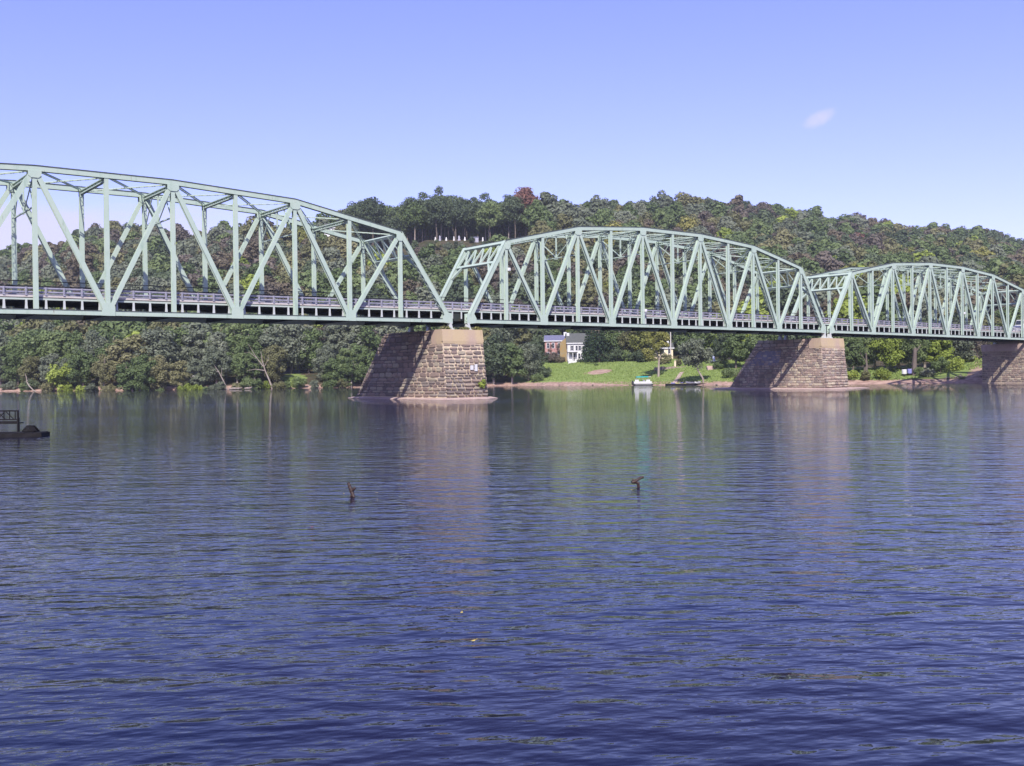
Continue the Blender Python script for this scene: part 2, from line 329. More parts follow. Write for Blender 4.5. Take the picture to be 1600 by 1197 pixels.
# colour zones of the ground: river gravel, dirt, lawn, wood floor
px_, w_ = col_of(vg[:, 0], vg[:, 1]); px_ = px_+wob(vg[:, 0], vg[:, 1], 9, 7)+wob(vg[:, 0], vg[:, 1], 3.1, 3); w_ = w_+wob(vg[:, 1], vg[:, 0], 7, 1.2); sdist = np.minimum(dist_line(vg[:, :2], FAR), dist_line(vg[:, :2], NEAR)); ins_ = inside(vg[:, :2], POLY)
lawn = ((px_ > 800) & (px_ < 1190) & (sdist > 3.2) & (w_ < shore_w(px_)+60) & ~ins_).astype(float)
lawn = np.maximum(lawn, ((px_ > 1330) & (px_ < 1548) & (sdist > 5) & (w_ < shore_w(px_)+45) & ~ins_)*.9)
lawn = np.maximum(lawn, ((px_ > 444) & (px_ < 474) & (sdist > 5) & (w_ < shore_w(px_)+24) & ~ins_)*.9)
dirt = ((sdist < 3.6) | ins_).astype(float)
ex, ey = at(938, 283)
dirt = np.maximum(dirt, (((px_-937)/19)**2+((w_-shore_w(937)-21)/5.0)**2 < 1)*.95)
dirt = np.maximum(dirt, ((np.abs(px_-(1530+ (w_-230)*.6)) < 14) & (w_ < 262) & (w_ > 215) & (sdist < 28))*.9)
for nm, arr in (('lawn', lawn), ('dirt', dirt)):
    at_ = me.attributes.new(nm, 'FLOAT', 'POINT'); at_.data.foreach_set('value', np.concatenate([arr.astype(np.float32), [0]]).astype(np.float32))
gm = bpy.data.materials.new('ground'); gm.use_nodes = True; t = gm.node_tree; b = t.nodes['Principled BSDF']; b.inputs['Roughness'].default_value = .95; b.inputs['Specular IOR Level'].default_value = .1
def gn(tp, **k):
    n = t.nodes.new(tp)
    for a_, b_ in k.items(): setattr(n, a_, b_)
    return n
tcg = gn('ShaderNodeTexCoord')
def gnoise(sc, c1, c2, lo=.4, hi=.65):
    n = gn('ShaderNodeTexNoise'); n.inputs['Scale'].default_value = sc; n.inputs['Detail'].default_value = 6; t.links.new(tcg.outputs['Object'], n.inputs['Vector'])
    r = gn('ShaderNodeMapRange'); r.inputs[1].default_value = lo; r.inputs[2].default_value = hi; t.links.new(n.outputs[0], r.inputs[0])
    x = gn('ShaderNodeMix', data_type='RGBA'); t.links.new(r.outputs[0], x.inputs[0]); x.inputs[6].default_value = (*c1, 1); x.inputs[7].default_value = (*c2, 1); return x.outputs[2], n
def gmixa(fac, a_, b_):
    x = gn('ShaderNodeMix', data_type='RGBA'); t.links.new(fac, x.inputs[0]); t.links.new(a_, x.inputs[6]); t.links.new(b_, x.inputs[7]); return x.outputs[2]
wood_c, _ = gnoise(.3, (.045, .05, .025), (.10, .075, .05)); lawn_c, ln = gnoise(.35, (.20, .27, .075), (.24, .30, .09)); dirt_c, dn_ = gnoise(.9, (.44, .30, .235), (.30, .19, .15), .42, .6)
lawn2, _ = gnoise(3.5, (.17, .235, .065), (.235, .285, .09)); lm2 = gn('ShaderNodeMix', data_type='RGBA'); lm2.inputs[0].default_value = .4; t.links.new(lawn_c, lm2.inputs[6]); t.links.new(lawn2, lm2.inputs[7])
al = gn('ShaderNodeAttribute', attribute_name='lawn'); ad = gn('ShaderNodeAttribute', attribute_name='dirt')
c = gmixa(al.outputs['Fac'], wood_c, lm2.outputs[2]); c = gmixa(ad.outputs['Fac'], c, dirt_c); t.links.new(c, b.inputs['Base Color'])
bp = gn('ShaderNodeBump'); bp.inputs['Strength'].default_value = .6; bp.inputs['Distance'].default_value = .25
nb = gn('ShaderNodeTexNoise'); nb.inputs['Scale'].default_value = 1.6; nb.inputs['Detail'].default_value = 6; t.links.new(tcg.outputs['Object'], nb.inputs['Vector']); t.links.new(nb.outputs[0], bp.inputs['Height']); t.links.new(bp.outputs[0], b.inputs['Normal'])
me.materials.append(gm)
ground = bpy.data.objects.new('ground', me); COL.objects.link(ground); ground['kind'] = 'structure'

# ------------------------------------------------------------------ water
wm = bpy.data.materials.new('river_water'); wm.use_nodes = True; t = wm.node_tree; b = t.nodes['Principled BSDF']
b.inputs['Roughness'].default_value = .022; b.inputs['IOR'].default_value = 1.333; b.inputs['Specular IOR Level'].default_value = .5; b.inputs['Specular Tint'].default_value = (.66, .70, 1, 1)
tcg = gn('ShaderNodeTexCoord')
# body colour: dark olive with a brown, shallower stretch
cw, _ = gnoise(.12, (.002, .0045, .026), (.010, .008, .024), .45, .7); t.links.new(cw, b.inputs['Base Color'])
def wv(scale, rot, stretch, detail=2, kind='ShaderNodeTexNoise', dist=0.0):
    m1 = gn('ShaderNodeMapping'); m1.inputs['Rotation'].default_value = (0, 0, rot); t.links.new(tcg.outputs['Object'], m1.inputs[0])
    m2 = gn('ShaderNodeMapping'); m2.inputs['Scale'].default_value = (scale/stretch, scale, scale); t.links.new(m1.outputs[0], m2.inputs[0])
    n = gn(kind); n.inputs['Scale'].default_value = 1; n.inputs['Detail'].default_value = detail; n.inputs['Distortion'].default_value = dist; t.links.new(m2.outputs[0], n.inputs['Vector']); return n.outputs[0]
def gmath(op, a_, b_=None, c_=None):
    n = gn('ShaderNodeMath', operation=op)
    for i_, v_ in enumerate((a_, b_, c_)):
        if v_ is None: continue
        if isinstance(v_, (int, float)): n.inputs[i_].default_value = v_
        else: t.links.new(v_, n.inputs[i_])
    return n.outputs[0]
RW = CYAW            # turn the pattern so that crests run across the view direction's axis (wind blows along the reach)
h = gmath('MULTIPLY', wv(2.3, RW, 2.3, 2), .047)
h = gmath('ADD', h, gmath('MULTIPLY', wv(1.0, RW+.3, 1.9, 1), .034))
h = gmath('ADD', h, gmath('MULTIPLY', wv(5.6, RW-.2, 2.0, 2), .017))
h = gmath('ADD', h, gmath('MULTIPLY', wv(.30, RW-.1, 2.2, 2), .05))
h = gmath('ADD', h, gmath('MULTIPLY', wv(15, RW+.1, 1.7, 1), .0022))
calm = gn('ShaderNodeMapRange'); t.links.new(wv(.035, RW, 3.0, 3), calm.inputs[0]); calm.inputs[1].default_value = .3; calm.inputs[2].default_value = .7; calm.inputs[3].default_value = .65; calm.inputs[4].default_value = 1.3
h = gmath('MULTIPLY', h, calm.outputs[0])
bp = gn('ShaderNodeBump'); bp.inputs['Strength'].default_value = 1.0; bp.inputs['Distance'].default_value = 1.0; t.links.new(h, bp.inputs['Height']); t.links.new(bp.outputs[0], b.inputs['Normal'])
mw = bpy.data.meshes.new('river_water'); L_ = 9000
mw.from_pydata([(-L_, -L_, 0), (L_, -L_, 0), (L_, L_, 0), (-L_, L_, 0)], [], [(0, 1, 2, 3)]); mw.materials.append(wm)
water = bpy.data.objects.new('water', mw); COL.objects.link(water); water['kind'] = 'structure'

# ------------------------------------------------------------------ the bridge: three spans of riveted steel truss
TW = 8.56                                    # distance between the two trusses
SPANS = [
 [-79.2, -72.9, -66.6, -60.2, -53.9, -47.0+.5, -40.2, -33.9, -27.45, -20.9, -14.4, -7.87, -1.15],
 [1.45, 7.3, 13.15, 19.1, 25.0, 30.95, 36.9, 42.65, 48.75, 54.5, 60.5, 66.2, 72.2],
 [73.7, 79.95, 86.0, 92.3, 98.4, 104.3, 110.0, 115.6, 121.2, 127.0, 133.0, 139.0, 144.8]]
def chord_z(x): return float(np.interp(x, [-80, -47, -20, 0, 25, 72, 100, 140, 200], [8.6, 8.98, 9.12, 9.28, 9.36, 9.34, 9.24, 9.02, 8.6]))
DECK = 1.50                                  # road surface above the chord's centre line
def truss_span(nodes, label, boxes=(), h5=13.3, h3=12.45):
    HT = {0: 0, 1: 9.85, 3: h3, 5: h5, 7: h5, 9: h3, 11: 9.85, 12: 0}
    for k in (2, 4, 6, 8, 10): HT[k] = (HT[k-1]+HT[k+1])/2
    cx = nodes[6]
    R = root('truss_span', label, 'bridge span', (cx, TW/2, chord_z(cx)), 'green steel spans of the river bridge')
    B = [Vector((x, 0, chord_z(x))) for x in nodes]; T = [Vector((x, 0, chord_z(x)+HT[i])) for i, x in enumerate(nodes)]
    S = MT['steel']
    for yy in (0, TW):
        o = Vector((0, yy, 0)); inn = 1 if yy == 0 else -1
        # chords
        m = MB()
        for i in range(12): m.hbeam(B[i]+o, B[i+1]+o, .46, .40)
        m.build('bottom_chord', S, R)
        m = MB()
        for i in range(12):
            d = (B[i+1]-B[i]).normalized(); n = Vector((-d.z, 0, d.x)); m.beam(B[i]+o+n*.24, B[i+1]+o+n*.24, .54, .07)
        m.build('chord_cover_plate', MT['plate_edge'], R)
        m = MB()
        for i in range(1, 11): m.hbeam(T[i]+o, T[i+1]+o, .50, .46)
        m.build('top_chord', S, R)
        m = MB()
        for i in range(1, 11):
            d = (T[i+1]-T[i]).normalized(); n = Vector((-d.z, 0, d.x)); m.beam(T[i]+o+n*.27-d*.02, T[i+1]+o+n*.27+d*.02, .60, .08)
        m.build('chord_cover_plate', MT['plate_edge'], R)
        # sloping end posts: two plates, cover on the outer face, lacing on the inner face
        for a, c in ((0, 1), (12, 11)):
            m = MB(); p = B[a]+o; q = T[c]+o; m.hbeam(p, q, .48, .50)
            d = (q-p).normalized(); sx = -1 if a == 0 else 1; n = Vector((sx*abs(d.z), 0, abs(d.x)))
            m.beam(p+n*.27+d*.35, q+n*.27+d*.1, .58, .05)
            k = 26; off = -n*.27
            for j in range(k):
                u0 = p+(q-p)*((j+.5)/k)+off; u1 = p+(q-p)*((j+1.4)/k)+off; s_ = .2 if j % 2 else -.2
                m.beam(u0+Vector((0, s_, 0)), u1-Vector((0, s_, 0)), .09, .03)
            m.build('end_post', S, R)
        # verticals
        for i in range(1, 12):
            m = MB(); wv_ = .40 if i % 2 else .42
            p = B[i]+o; q = T[i]+o; m.hbeam(p+Vector((0, 0, .1)), q-Vector((0, 0, .22)), .38, wv_, t=.045)
            m.build('vertical_post', S, R)
        # diagonals of the Warren web: top nodes are the odd ones
        for i in range(1, 12, 2):
            for j in (i-1, i+1):
                if j in (0, 12): continue
                m = MB(); p = B[j]+o; q = T[i]+o; big = .46 if (j < 6) == (j < i) else .40
                m.hbeam(p, q, .42, big, t=.05); m.build('diagonal_brace', S, R)
        # gusset plates, one mesh per joint with its inner and outer plate
        for i in range(0, 13):
            if i % 2 == 0:
                b_ = B[i]
                if i in (0, 12):
                    s_ = 1 if i == 0 else -1
                    poly = [(b_.x-.25*s_, b_.z-.35), (b_.x+1.1*s_, b_.z-.2), (b_.x+1.15*s_, b_.z+.35), (b_.x+.75*s_, b_.z+1.0), (b_.x-.25*s_, b_.z+.9)]
                else:
                    poly = [(b_.x-.62, b_.z-.22), (b_.x+.62, b_.z-.22), (b_.x+.62, b_.z+.66), (b_.x+.42, b_.z+.98), (b_.x-.42, b_.z+.98), (b_.x-.62, b_.z+.66)]
            else:
                b_ = T[i]; dl_ = (T[i]-T[i-1]) if i > 1 else (T[i+1]-T[i]); dr_ = (T[i+1]-T[i]) if i < 11 else (T[i]-T[i-1]); sl = dl_.z/dl_.x; sr = dr_.z/dr_.x
                w_l = .58 if i > 1 else .30; w_r = .58 if i < 11 else .30
                poly = [(b_.x-w_l, b_.z-w_l*sl-.16), (b_.x-w_l, b_.z-.62-w_l*sl*.5), (b_.x-w_l*.55, b_.z-.85), (b_.x+w_r*.55, b_.z-.85), (b_.x+w_r, b_.z-.62+w_r*sr*.5), (b_.x+w_r, b_.z+w_r*sr-.16)]
            for y0 in (yy-.275, yy+.245): MB().prism(poly, y0, y0+.03).build('gusset_plate', S, R)
        # rocker bearings
        for b_ in (B[0], B[12]):
            m = MB(); z0 = 8.22
            m.box(b_.x-.42, b_.x+.42, yy-.4, yy+.4, z0, z0+.14)
            m.prism([(b_.x-.30, z0+.14), (b_.x+.30, z0+.14), (b_.x+.12, b_.z-.32), (b_.x+.26, b_.z-.20), (b_.x-.26, b_.z-.20), (b_.x-.12, b_.z-.32)], yy-.28, yy+.28)
            m.build('bearing', MT['bracket'], R)
    # cross frames between the two trusses
    far = Vector((0, TW, 0)); X_ = (1, 0, 0)
    for i in range(2, 11):
        p = T[i]+Vector((0, .25, -.30)); q = T[i]+far+Vector((0, -.25, -.30))
        m = MB().laced(p, q, .34, .42, X_, 14, .10, .05); m.build('top_strut', S, R)
        if i % 2:
            m = MB(); dz = 3.35; c0 = Vector((T[i].x, TW/2, T[i].z-dz)); a0 = Vector((T[i].x, .25, T[i].z-dz-.05)); a1_ = Vector((T[i].x, TW-.25, T[i].z-dz-.05))
            m.beam(a0, a1_, .14, .12, X_)
            m.beam(c0, Vector((T[i].x, TW/2, T[i].z-.5)), .16, .16, X_)
            for a_, b_ in ((Vector((T[i].x, .3, T[i].z-.5)), c0), (Vector((T[i].x, TW-.3, T[i].z-.5)), c0), (a0, Vector((T[i].x, TW*.30, T[i].z-.5))), (a1_, Vector((T[i].x, TW*.70, T[i].z-.5)))):
                m.beam(a_, b_, .10, .10, X_)
            m.add(*[( [(T[i].x-.02, TW/2-.4, T[i].z-dz-.25), (T[i].x-.02, TW/2+.4, T[i].z-dz-.25), (T[i].x-.02, TW/2+.15, T[i].z-dz+.35), (T[i].x-.02, TW/2-.15, T[i].z-dz+.35),
                       (T[i].x+.02, TW/2-.4, T[i].z-dz-.25), (T[i].x+.02, TW/2+.4, T[i].z-dz-.25), (T[i].x+.02, TW/2+.15, T[i].z-dz+.35), (T[i].x+.02, TW/2-.15, T[i].z-dz+.35)]),
                     [(0, 1, 2, 3), (7, 6, 5, 4), (0, 4, 5, 1), (1, 5, 6, 2), (2, 6, 7, 3), (3, 7, 4, 0)]])
            m.build('sway_frame', S, R)
    for i in range(1, 11):
        for a_, b_ in ((T[i], T[i+1]+far), (T[i]+far, T[i+1])):
            zo = Vector((0, 0, -.02 if a_.y == 0 else -.17))
            d = (b_-a_).normalized()
            m = MB().laced(a_+d*.4+zo, b_-d*.4+zo, .10, .34, (0, 0, 1), 22, .07, .04); m.build('lateral_brace', S, R)
    # portals in the plane of the end posts
    for a, c in ((0, 1), (12, 11)):
        m = MB(); e = (B[a]-T[c]).normalized(); t0 = T[c]+e*.15; t1 = T[c]+e*2.95; sx = -1 if a == 0 else 1
        nn = Vector((abs(e.z)*sx, 0, abs(e.x)))
        y0 = Vector((0, .22, 0)); y1 = Vector((0, TW-.22, 0))
        m.beam(t0+y0+nn*.12, t0+y1+nn*.12, .36, .34, nn); m.beam(t1+y0, t1+y1, .34, .30, nn)
        k = 5
        for j in range(k):
            ya = .22+(TW-.44)*j/k; yb = .22+(TW-.44)*(j+1)/k; ym = (ya+yb)/2
            m.beam(t1+Vector((0, ya, 0)), t0+Vector((0, ym, 0)), .14, .13, nn); m.beam(t0+Vector((0, ym, 0)), t1+Vector((0, yb, 0)), .20, .18, nn)
        t2 = T[c]+e*4.6
        m.beam(t1+Vector((0, 1.5, 0)), t2+Vector((0, .22, 0)), .26, .24, nn); m.beam(t1+Vector((0, TW-1.5, 0)), t2+Vector((0, TW-.22, 0)), .26, .24, nn)
        m.build('portal_frame', S, R)
    # floor
    for i in range(13):
        m = MB(); x = B[i].x+(.25 if i == 0 else -.25 if i == 12 else 0); z = B[i].z
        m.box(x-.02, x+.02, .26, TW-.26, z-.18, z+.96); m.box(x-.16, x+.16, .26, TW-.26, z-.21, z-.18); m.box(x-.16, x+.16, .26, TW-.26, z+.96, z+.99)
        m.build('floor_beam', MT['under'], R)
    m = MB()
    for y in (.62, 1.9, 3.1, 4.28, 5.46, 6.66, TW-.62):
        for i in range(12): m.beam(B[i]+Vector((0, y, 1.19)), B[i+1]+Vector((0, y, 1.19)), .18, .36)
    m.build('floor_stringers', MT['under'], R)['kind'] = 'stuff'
    m = MB()
    for i in range(12): m.beam(B[i]+Vector((0, TW/2, DECK-.09)), B[i+1]+Vector((0, TW/2, DECK-.09)), TW-1.0, .14)
    m.build('road_deck', MT['asphalt'], R)
    for yy, inn in ((.40, 1), (TW-.40, -1)):
        m = MB()
        for i in range(12): m.beam(B[i]+Vector((0, yy, 1.21)), B[i+1]+Vector((0, yy, 1.21)), .07, .17)
        m.build('fascia_beam', MT['fascia'], R)
        m = MB()
        for i in range(12): m.beam(B[i]+Vector((0, yy+inn*.16, 1.46)), B[i+1]+Vector((0, yy+inn*.16, 1.46)), .30, .17)
        m.build('curb', MT['curb'], R)
        for zc, wr_ in ((2.20, .13), (1.85, .13)):
            m = MB()
            for i in range(12):
                for dz_, dy_ in ((.055, .02), (0, -.02), (-.055, .02)):
                    m.beam(B[i]+Vector((0, yy+inn*(.10+dy_), zc+dz_)), B[i+1]+Vector((0, yy+inn*(.10+dy_), zc+dz_)), .05, .06)
            m.build('guard_rail', MT['galv'], R)
    # brackets under the fascia and the rail posts above them, shared meshes
    zc = chord_z(cx)
    mb_ = MB().prism([(-.15, .24), (.15, .24), (.13, .32), (.10, .65), (.085, 1.12), (-.085, 1.12), (-.10, .65), (-.13, .32)], -.035, .035).mesh('bracket', MT['bracket'])
    mp_ = MB().box(-.085, .085, -.06, .06, 1.55, 2.30).box(-.03, .03, -.10, -.06, 1.72, 2.30).mesh('rail_post', MT['galv'])
    for yy, inn in ((.36, 1), (TW-.36, -1)):
        for i in range(12):
            for f_ in (.15, .40, .65, .90):
                x = nodes[i]+(nodes[i+1]-nodes[i])*f_; z = chord_z(x)
                for nm, me_, yo in (('bracket', mb_, 0), ('rail_post', mp_, inn*.02)):
                    o_ = bpy.data.objects.new(nm, me_); COL.objects.link(o_); o_.parent = R; o_.location = (x-cx, yy+yo-TW/2, z-zc)
    # pipe railing above the far guard rail
    m = MB()
    for zc_ in (3.0, 3.5):
        for i in range(12): m.beam(B[i]+Vector((0, TW-.75, zc_)), B[i+1]+Vector((0, TW-.75, zc_)), .06, .08 if zc_ > 3.2 else .13)
    for i in range(12):
        for f_ in (.25, .75):
            x = nodes[i]+(nodes[i+1]-nodes[i])*f_; z = chord_z(x); m.box(x-.025, x+.025, TW-.78, TW-.72, z+1.50, z+3.53)
    m.build('pipe_railing', MT['black'], R)
    # small utility boxes clamped to two of the near posts
    for i, zz in boxes:
        m = MB().box(nodes[i]+.05, nodes[i]+.50, -.42, -.24, chord_z(nodes[i])+zz, chord_z(nodes[i])+zz+.42)
        m.build('utility_box', MT['white'], R, bevel=.06)
    # the beam filling the gap down to the next span's deck
    return R
truss_span(SPANS[0], 'nearest green steel truss span running out of the left edge of the photo', (), 13.02, 12.35)
truss_span(SPANS[1], 'middle green arched truss span between the two stone river piers', ((1, 6.3), (5, 1.9)))
truss_span(SPANS[2], 'farthest green truss span ending at the right hand bank', ((7, 4.2),), 12.95, 12.15)
# short link floors over the two river piers
for k, (a, c, lb) in enumerate(((SPANS[0][12], SPANS[1][0], 'short deck link with white brackets over the nearer stone pier'), (SPANS[1][12], SPANS[2][0], 'short deck link over the farther stone river pier'))):
    z = chord_z((a+c)/2); R = root('deck_link', lb, 'deck link', ((a+c)/2, TW/2, z))
    MB().box(a+.01, c-.01, .5, TW-.5, z+DECK-.16, z+DECK-.03).build('road_deck', MT['asphalt'], R)
    MB().box(a+.30, c-.30, .55, TW-.55, z+.05, z+DECK-.17).build('cross_girder', MT['under'], R)
    for yy, inn in ((.40, 1), (TW-.40, -1)):
        MB().box(a+.01, c-.01, yy-.035, yy+.035, z+1.13, z+1.30).build('fascia_beam', MT['fascia'], R)
        MB().box(a+.01, c-.01, yy+inn*.16-.15, yy+inn*.16+.15, z+1.375, z+1.545).build('curb', MT['curb'], R)
        for zc in (2.2, 1.85): MB().box(a+.01, c-.01, yy+inn*.10-.04, yy+inn*.10+.04, z+zc-.085, z+zc+.085).build('guard_rail', MT['galv'], R)
        for x in ((a*.75+c*.25), (a*.25+c*.75)) if k == 0 else ((a+c)/2,):
            MB().box(x-.09, x+.09, yy-.075, yy-.037, z+.3, z+1.12).build('bracket', MT['bracket'], R)
            MB().box(x-.085, x+.085, yy-.10, yy-.037, z+1.55, z+2.30).build('rail_post', MT['galv'], R)

# ------------------------------------------------------------------ stone piers
def unit_stone(seed):
    """1 x 1 block lying in u (x) and v (y), face towards +z, with broken corners and a pillowed face"""
    r = random.Random(seed); j = lambda a: r.uniform(-a, a); out = []
    for cx_, cy_, a, b_ in ((-1, -1, 0, 1), (1, -1, 1, 0), (1, 1, 0, 1), (-1, 1, 1, 0)):
        cu = r.uniform(.06, .20); cv = r.uniform(.10, .34); pu = (cx_*(.5-cu), cy_*(.5+j(.03))); pv = (cx_*(.5+j(.02)), cy_*(.5-cv)); out += [pv, pu] if a == 0 else [pu, pv]
    vs = [(x, y, -.6) for x, y in out]+[(x*.985, y*.97, .35+j(.15)) for x, y in out]+[(x*(.84+j(.05)), y*(.76+j(.06)), 1.0+j(.25)) for x, y in out]
    fs = [tuple(range(16, 24))]
    for a in (0, 8):
        for k in range(8): fs.append((a+k, a+(k+1) % 8, a+8+(k+1) % 8, a+8+k))
    return vs, fs
STONE = []
for k in range(12):
    vs, fs = unit_stone(k); me = bpy.data.meshes.new('stone'); me.from_pydata(vs, [], fs); me.materials.append(stones[k % 6]); STONE.append(me)
def face_layout(bl, br, tr, tl, rowh, wlo, whi, seed):
    """rows of stones over a four-cornered face: yields centre, u axis, v axis, width, height"""
    r = random.Random(seed); bl, br, tr, tl = map(Vector, (bl, br, tr, tl)); Hh = ((tl-bl).length+(tr-br).length)/2; rows = []
    v = 0
    while v < Hh-.05:
        h_ = min(rowh*r.uniform(.62, 1.35), Hh-v)
        if Hh-v-h_ < rowh*.4: h_ = Hh-v
        rows.append((v, h_)); v += h_
    for v0, h_ in rows:
        vm = (v0+h_/2)/Hh; a = bl.lerp(tl, vm); b_ = br.lerp(tr, vm); Wd = (b_-a).length; ud = (b_-a).normalized(); vd = ((tl-bl).lerp(tr-br, .5)).normalized()
        u = 0
        while u < Wd-.02:
            w_ = min(r.uniform(wlo, whi)*(1.25 if r.random() < .2 else 1), Wd-u)
            if Wd-u-w_ < wlo*.6: w_ = Wd-u
            yield a+ud*(u+w_/2), ud, vd, w_, h_
            u += w_
def lay(face, rowh, wlo, whi, seed, parent, single=True, gap=.10, depth=.10, joined=None):
    r = random.Random(seed+99); pl = Vector(WLOC[parent.name])
    for c_, ud, vd, w_, h_ in face_layout(*face, rowh, wlo, whi, seed):
        n = ud.cross(vd).normalized(); vv = n.cross(ud).normalized()
        sx = max(w_-gap*r.uniform(.6, 1.4), .15); sy = max(h_*r.uniform(.86, 1.0)-gap*r.uniform(.6, 1.2), .12); sz = depth*r.uniform(.6, 1.4); k = r.randrange(12)
        c_ = c_+vv*r.uniform(-.03, .03)
        if single:
            o = bpy.data.objects.new('stone', STONE[k]); COL.objects.link(o); o.parent = parent
            tl_ = r.uniform(-.045, .045); u2 = (ud+vv*tl_).normalized(); v2 = n.cross(u2)
            mx = Matrix((u2*sx, v2*sy, n*sz)).transposed().to_4x4(); mx.translation = c_-pl; o.matrix_local = mx
        else:
            vs, fs = unit_stone(k); joined[k % 6].add([c_+ud*(x*sx)+vv*(y*sy)+n*(z*sz) for x, y, z in vs], fs)
def pier(label, cx, half_top, half_bot, y0t, y1t, y0b, y1b, zcap0, ztop, big, foot, seed, mort):
    R = root('stone_pier', label, 'bridge pier', (cx, TW/2, 0), 'stone piers of the river bridge'); zb = .30
    f = (zcap0-zb)/(ztop-zb); hm = half_bot+(half_top-half_bot)*f; y0m = y0b+(y0t-y0b)*f; y1m = y1b+(y1t-y1b)*f
    hb = half_bot
    MB().add([(cx-hb, y0b, zb-2), (cx+hb, y0b, zb-2), (cx+hb, y1b, zb-2), (cx-hb, y1b, zb-2), (cx-hm, y0m, zcap0), (cx+hm, y0m, zcap0), (cx+hm, y1m, zcap0), (cx-hm, y1m, zcap0)],
             [(0, 3, 2, 1), (4, 5, 6, 7), (0, 1, 5, 4), (1, 2, 6, 5), (2, 3, 7, 6), (3, 0, 4, 7)]).build('mortar_core', mort, R)
    ht = half_top; e = .06
    # cap with an uneven lower lip at the front, as it was cast over the old masonry
    m = MB().add([(cx-hm-e, y0m-e, zcap0+.25), (cx+hm+e, y0m-e, zcap0+.25), (cx+hm+e, 1.6, zcap0+.25), (cx-hm-e, 1.2, zcap0+.25), (cx-ht-e, y0t-e, ztop), (cx+ht+e, y0t-e, ztop), (cx+ht+e, 1.6, ztop), (cx-ht-e, 1.2, ztop)],
             [(0, 3, 2, 1), (4, 5, 6, 7), (0, 1, 5, 4), (1, 2, 6, 5), (2, 3, 7, 6), (3, 0, 4, 7)])
    for u0, u1, dz in ((-1, -.45, 0), (-.45, .25, -.12), (.25, .62, -.3), (.62, 1, .02)):
        m.box(cx+hm*u0, cx+hm*u1-.01, y0m-e*.9, y0m+.3, zcap0+dz, zcap0+.249)
    m.box(cx-hm-e*.9, cx-hm+.3, y0m+.32, 1.15, zcap0-.02, zcap0+.249)
    m.build('concrete_cap', MT['cap'], R)
    front = ((cx-hb, y0b, zb), (cx+hb, y0b, zb), (cx+hm, y0m, zcap0), (cx-hm, y0m, zcap0))
    left = ((cx-hb, y1b, zb), (cx-hb, y0b, zb), (cx-hm, y0m, zcap0), (cx-hm, y1m, zcap0))
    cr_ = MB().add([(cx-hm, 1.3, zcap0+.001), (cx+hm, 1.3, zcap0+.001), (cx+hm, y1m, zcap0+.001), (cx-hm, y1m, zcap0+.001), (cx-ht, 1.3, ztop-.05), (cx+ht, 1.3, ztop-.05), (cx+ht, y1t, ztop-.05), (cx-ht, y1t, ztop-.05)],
             [(0, 3, 2, 1), (4, 5, 6, 7), (0, 1, 5, 4), (1, 2, 6, 5), (2, 3, 7, 6), (3, 0, 4, 7)]).build('upper_core', MT['deck_shade'], R)  # behind the short cap: dark mortar stands in for deck shade
    g0 = MB().add([(cx-hb-.012, y0b+8.6, zb), (cx-hb-.012, y1b, zb), (cx-hm-.012, y1m, zcap0), (cx-hm-.012, y0m+2.9, zcap0), (cx-hb+.1, y0b+8.6, zb), (cx-hb+.1, y1b, zb), (cx-hm+.1, y1m, zcap0), (cx-hm+.1, y0m+2.9, zcap0)], [(0, 3, 2, 1), (4, 5, 6, 7), (0, 1, 5, 4), (1, 2, 6, 5), (2, 3, 7, 6), (3, 0, 4, 7)]).build('shadow_joints', MT['deck_shade'], R)  # left flank joints darkened behind the slanting shadow edge, shade painted in
    upper = ((cx-hm, y1m, zcap0+.02), (cx-hm, 1.35, zcap0+.02), (cx-ht, 1.35, ztop), (cx-ht, y1t, ztop))
    right = ((cx+hb, y0b, zb), (cx+hb, y1b, zb), (cx+hm, y1m, zcap0), (cx+hm, y0m, zcap0))
    back = ((cx+hb, y1b, zb), (cx-hb, y1b, zb), (cx-hm, y1m, zcap0), (cx+hm, y1m, zcap0))
    jn = [MB() for _ in range(6)]
    lay(upper, .58, .7, 1.9, seed+5, R, big, gap=.11, depth=.09, joined=jn)
    if big:
        lay(front, .44, .34, 1.25, seed, R, gap=.11, depth=.08); lay(left, .58, .7, 1.9, seed+1, R, gap=.11, depth=.09)
        lay(right, .6, .8, 1.8, seed+2, R, False, joined=jn); lay(back, .6, .8, 1.8, seed+3, R, False, joined=jn)
    else:
        for q_, fc in enumerate((front, left, right, back)): lay(fc, .42, .4, 1.1, seed+q_, R, False, gap=.07, depth=.085, joined=jn)
    allm = MB(); me = None
    for k in range(6): allm.add(jn[k].v, jn[k].f)
    if allm.v:
        st_ = stones if big else stones_pale
        o = allm.build('stone_facing', st_[0], R); o['kind'] = 'stuff'
        for s_ in st_[1:]: o.data.materials.append(s_)
        idx = np.concatenate([np.full(len(jn[k].f), k) for k in range(6)]).astype(np.int32); o.data.polygons.foreach_set('material_index', idx)
    # silt-covered footing
    n = len(foot); r = random.Random(seed+7); vs = [(x, y, -1.2) for x, y in foot]+[(x*1.0, y, .03+r.uniform(-.02, .02)) for x, y in foot]
    c0 = (sum(p[0] for p in foot)/n, sum(p[1] for p in foot)/n)
    vs += [(cx+(x-cx)*.86, c0[1]+(y-c0[1])*.95, .20+r.uniform(-.04, .04)) for x, y in foot]
    MB().add(vs, [(i, (i+1) % n, n+(i+1) % n, n+i) for i in range(n)]+[(n+i, n+(i+1) % n, 2*n+(i+1) % n, 2*n+i) for i in range(n)]+[tuple(2*n+i for i in range(n))]).build('footing', MT['footing'], R)
    return R
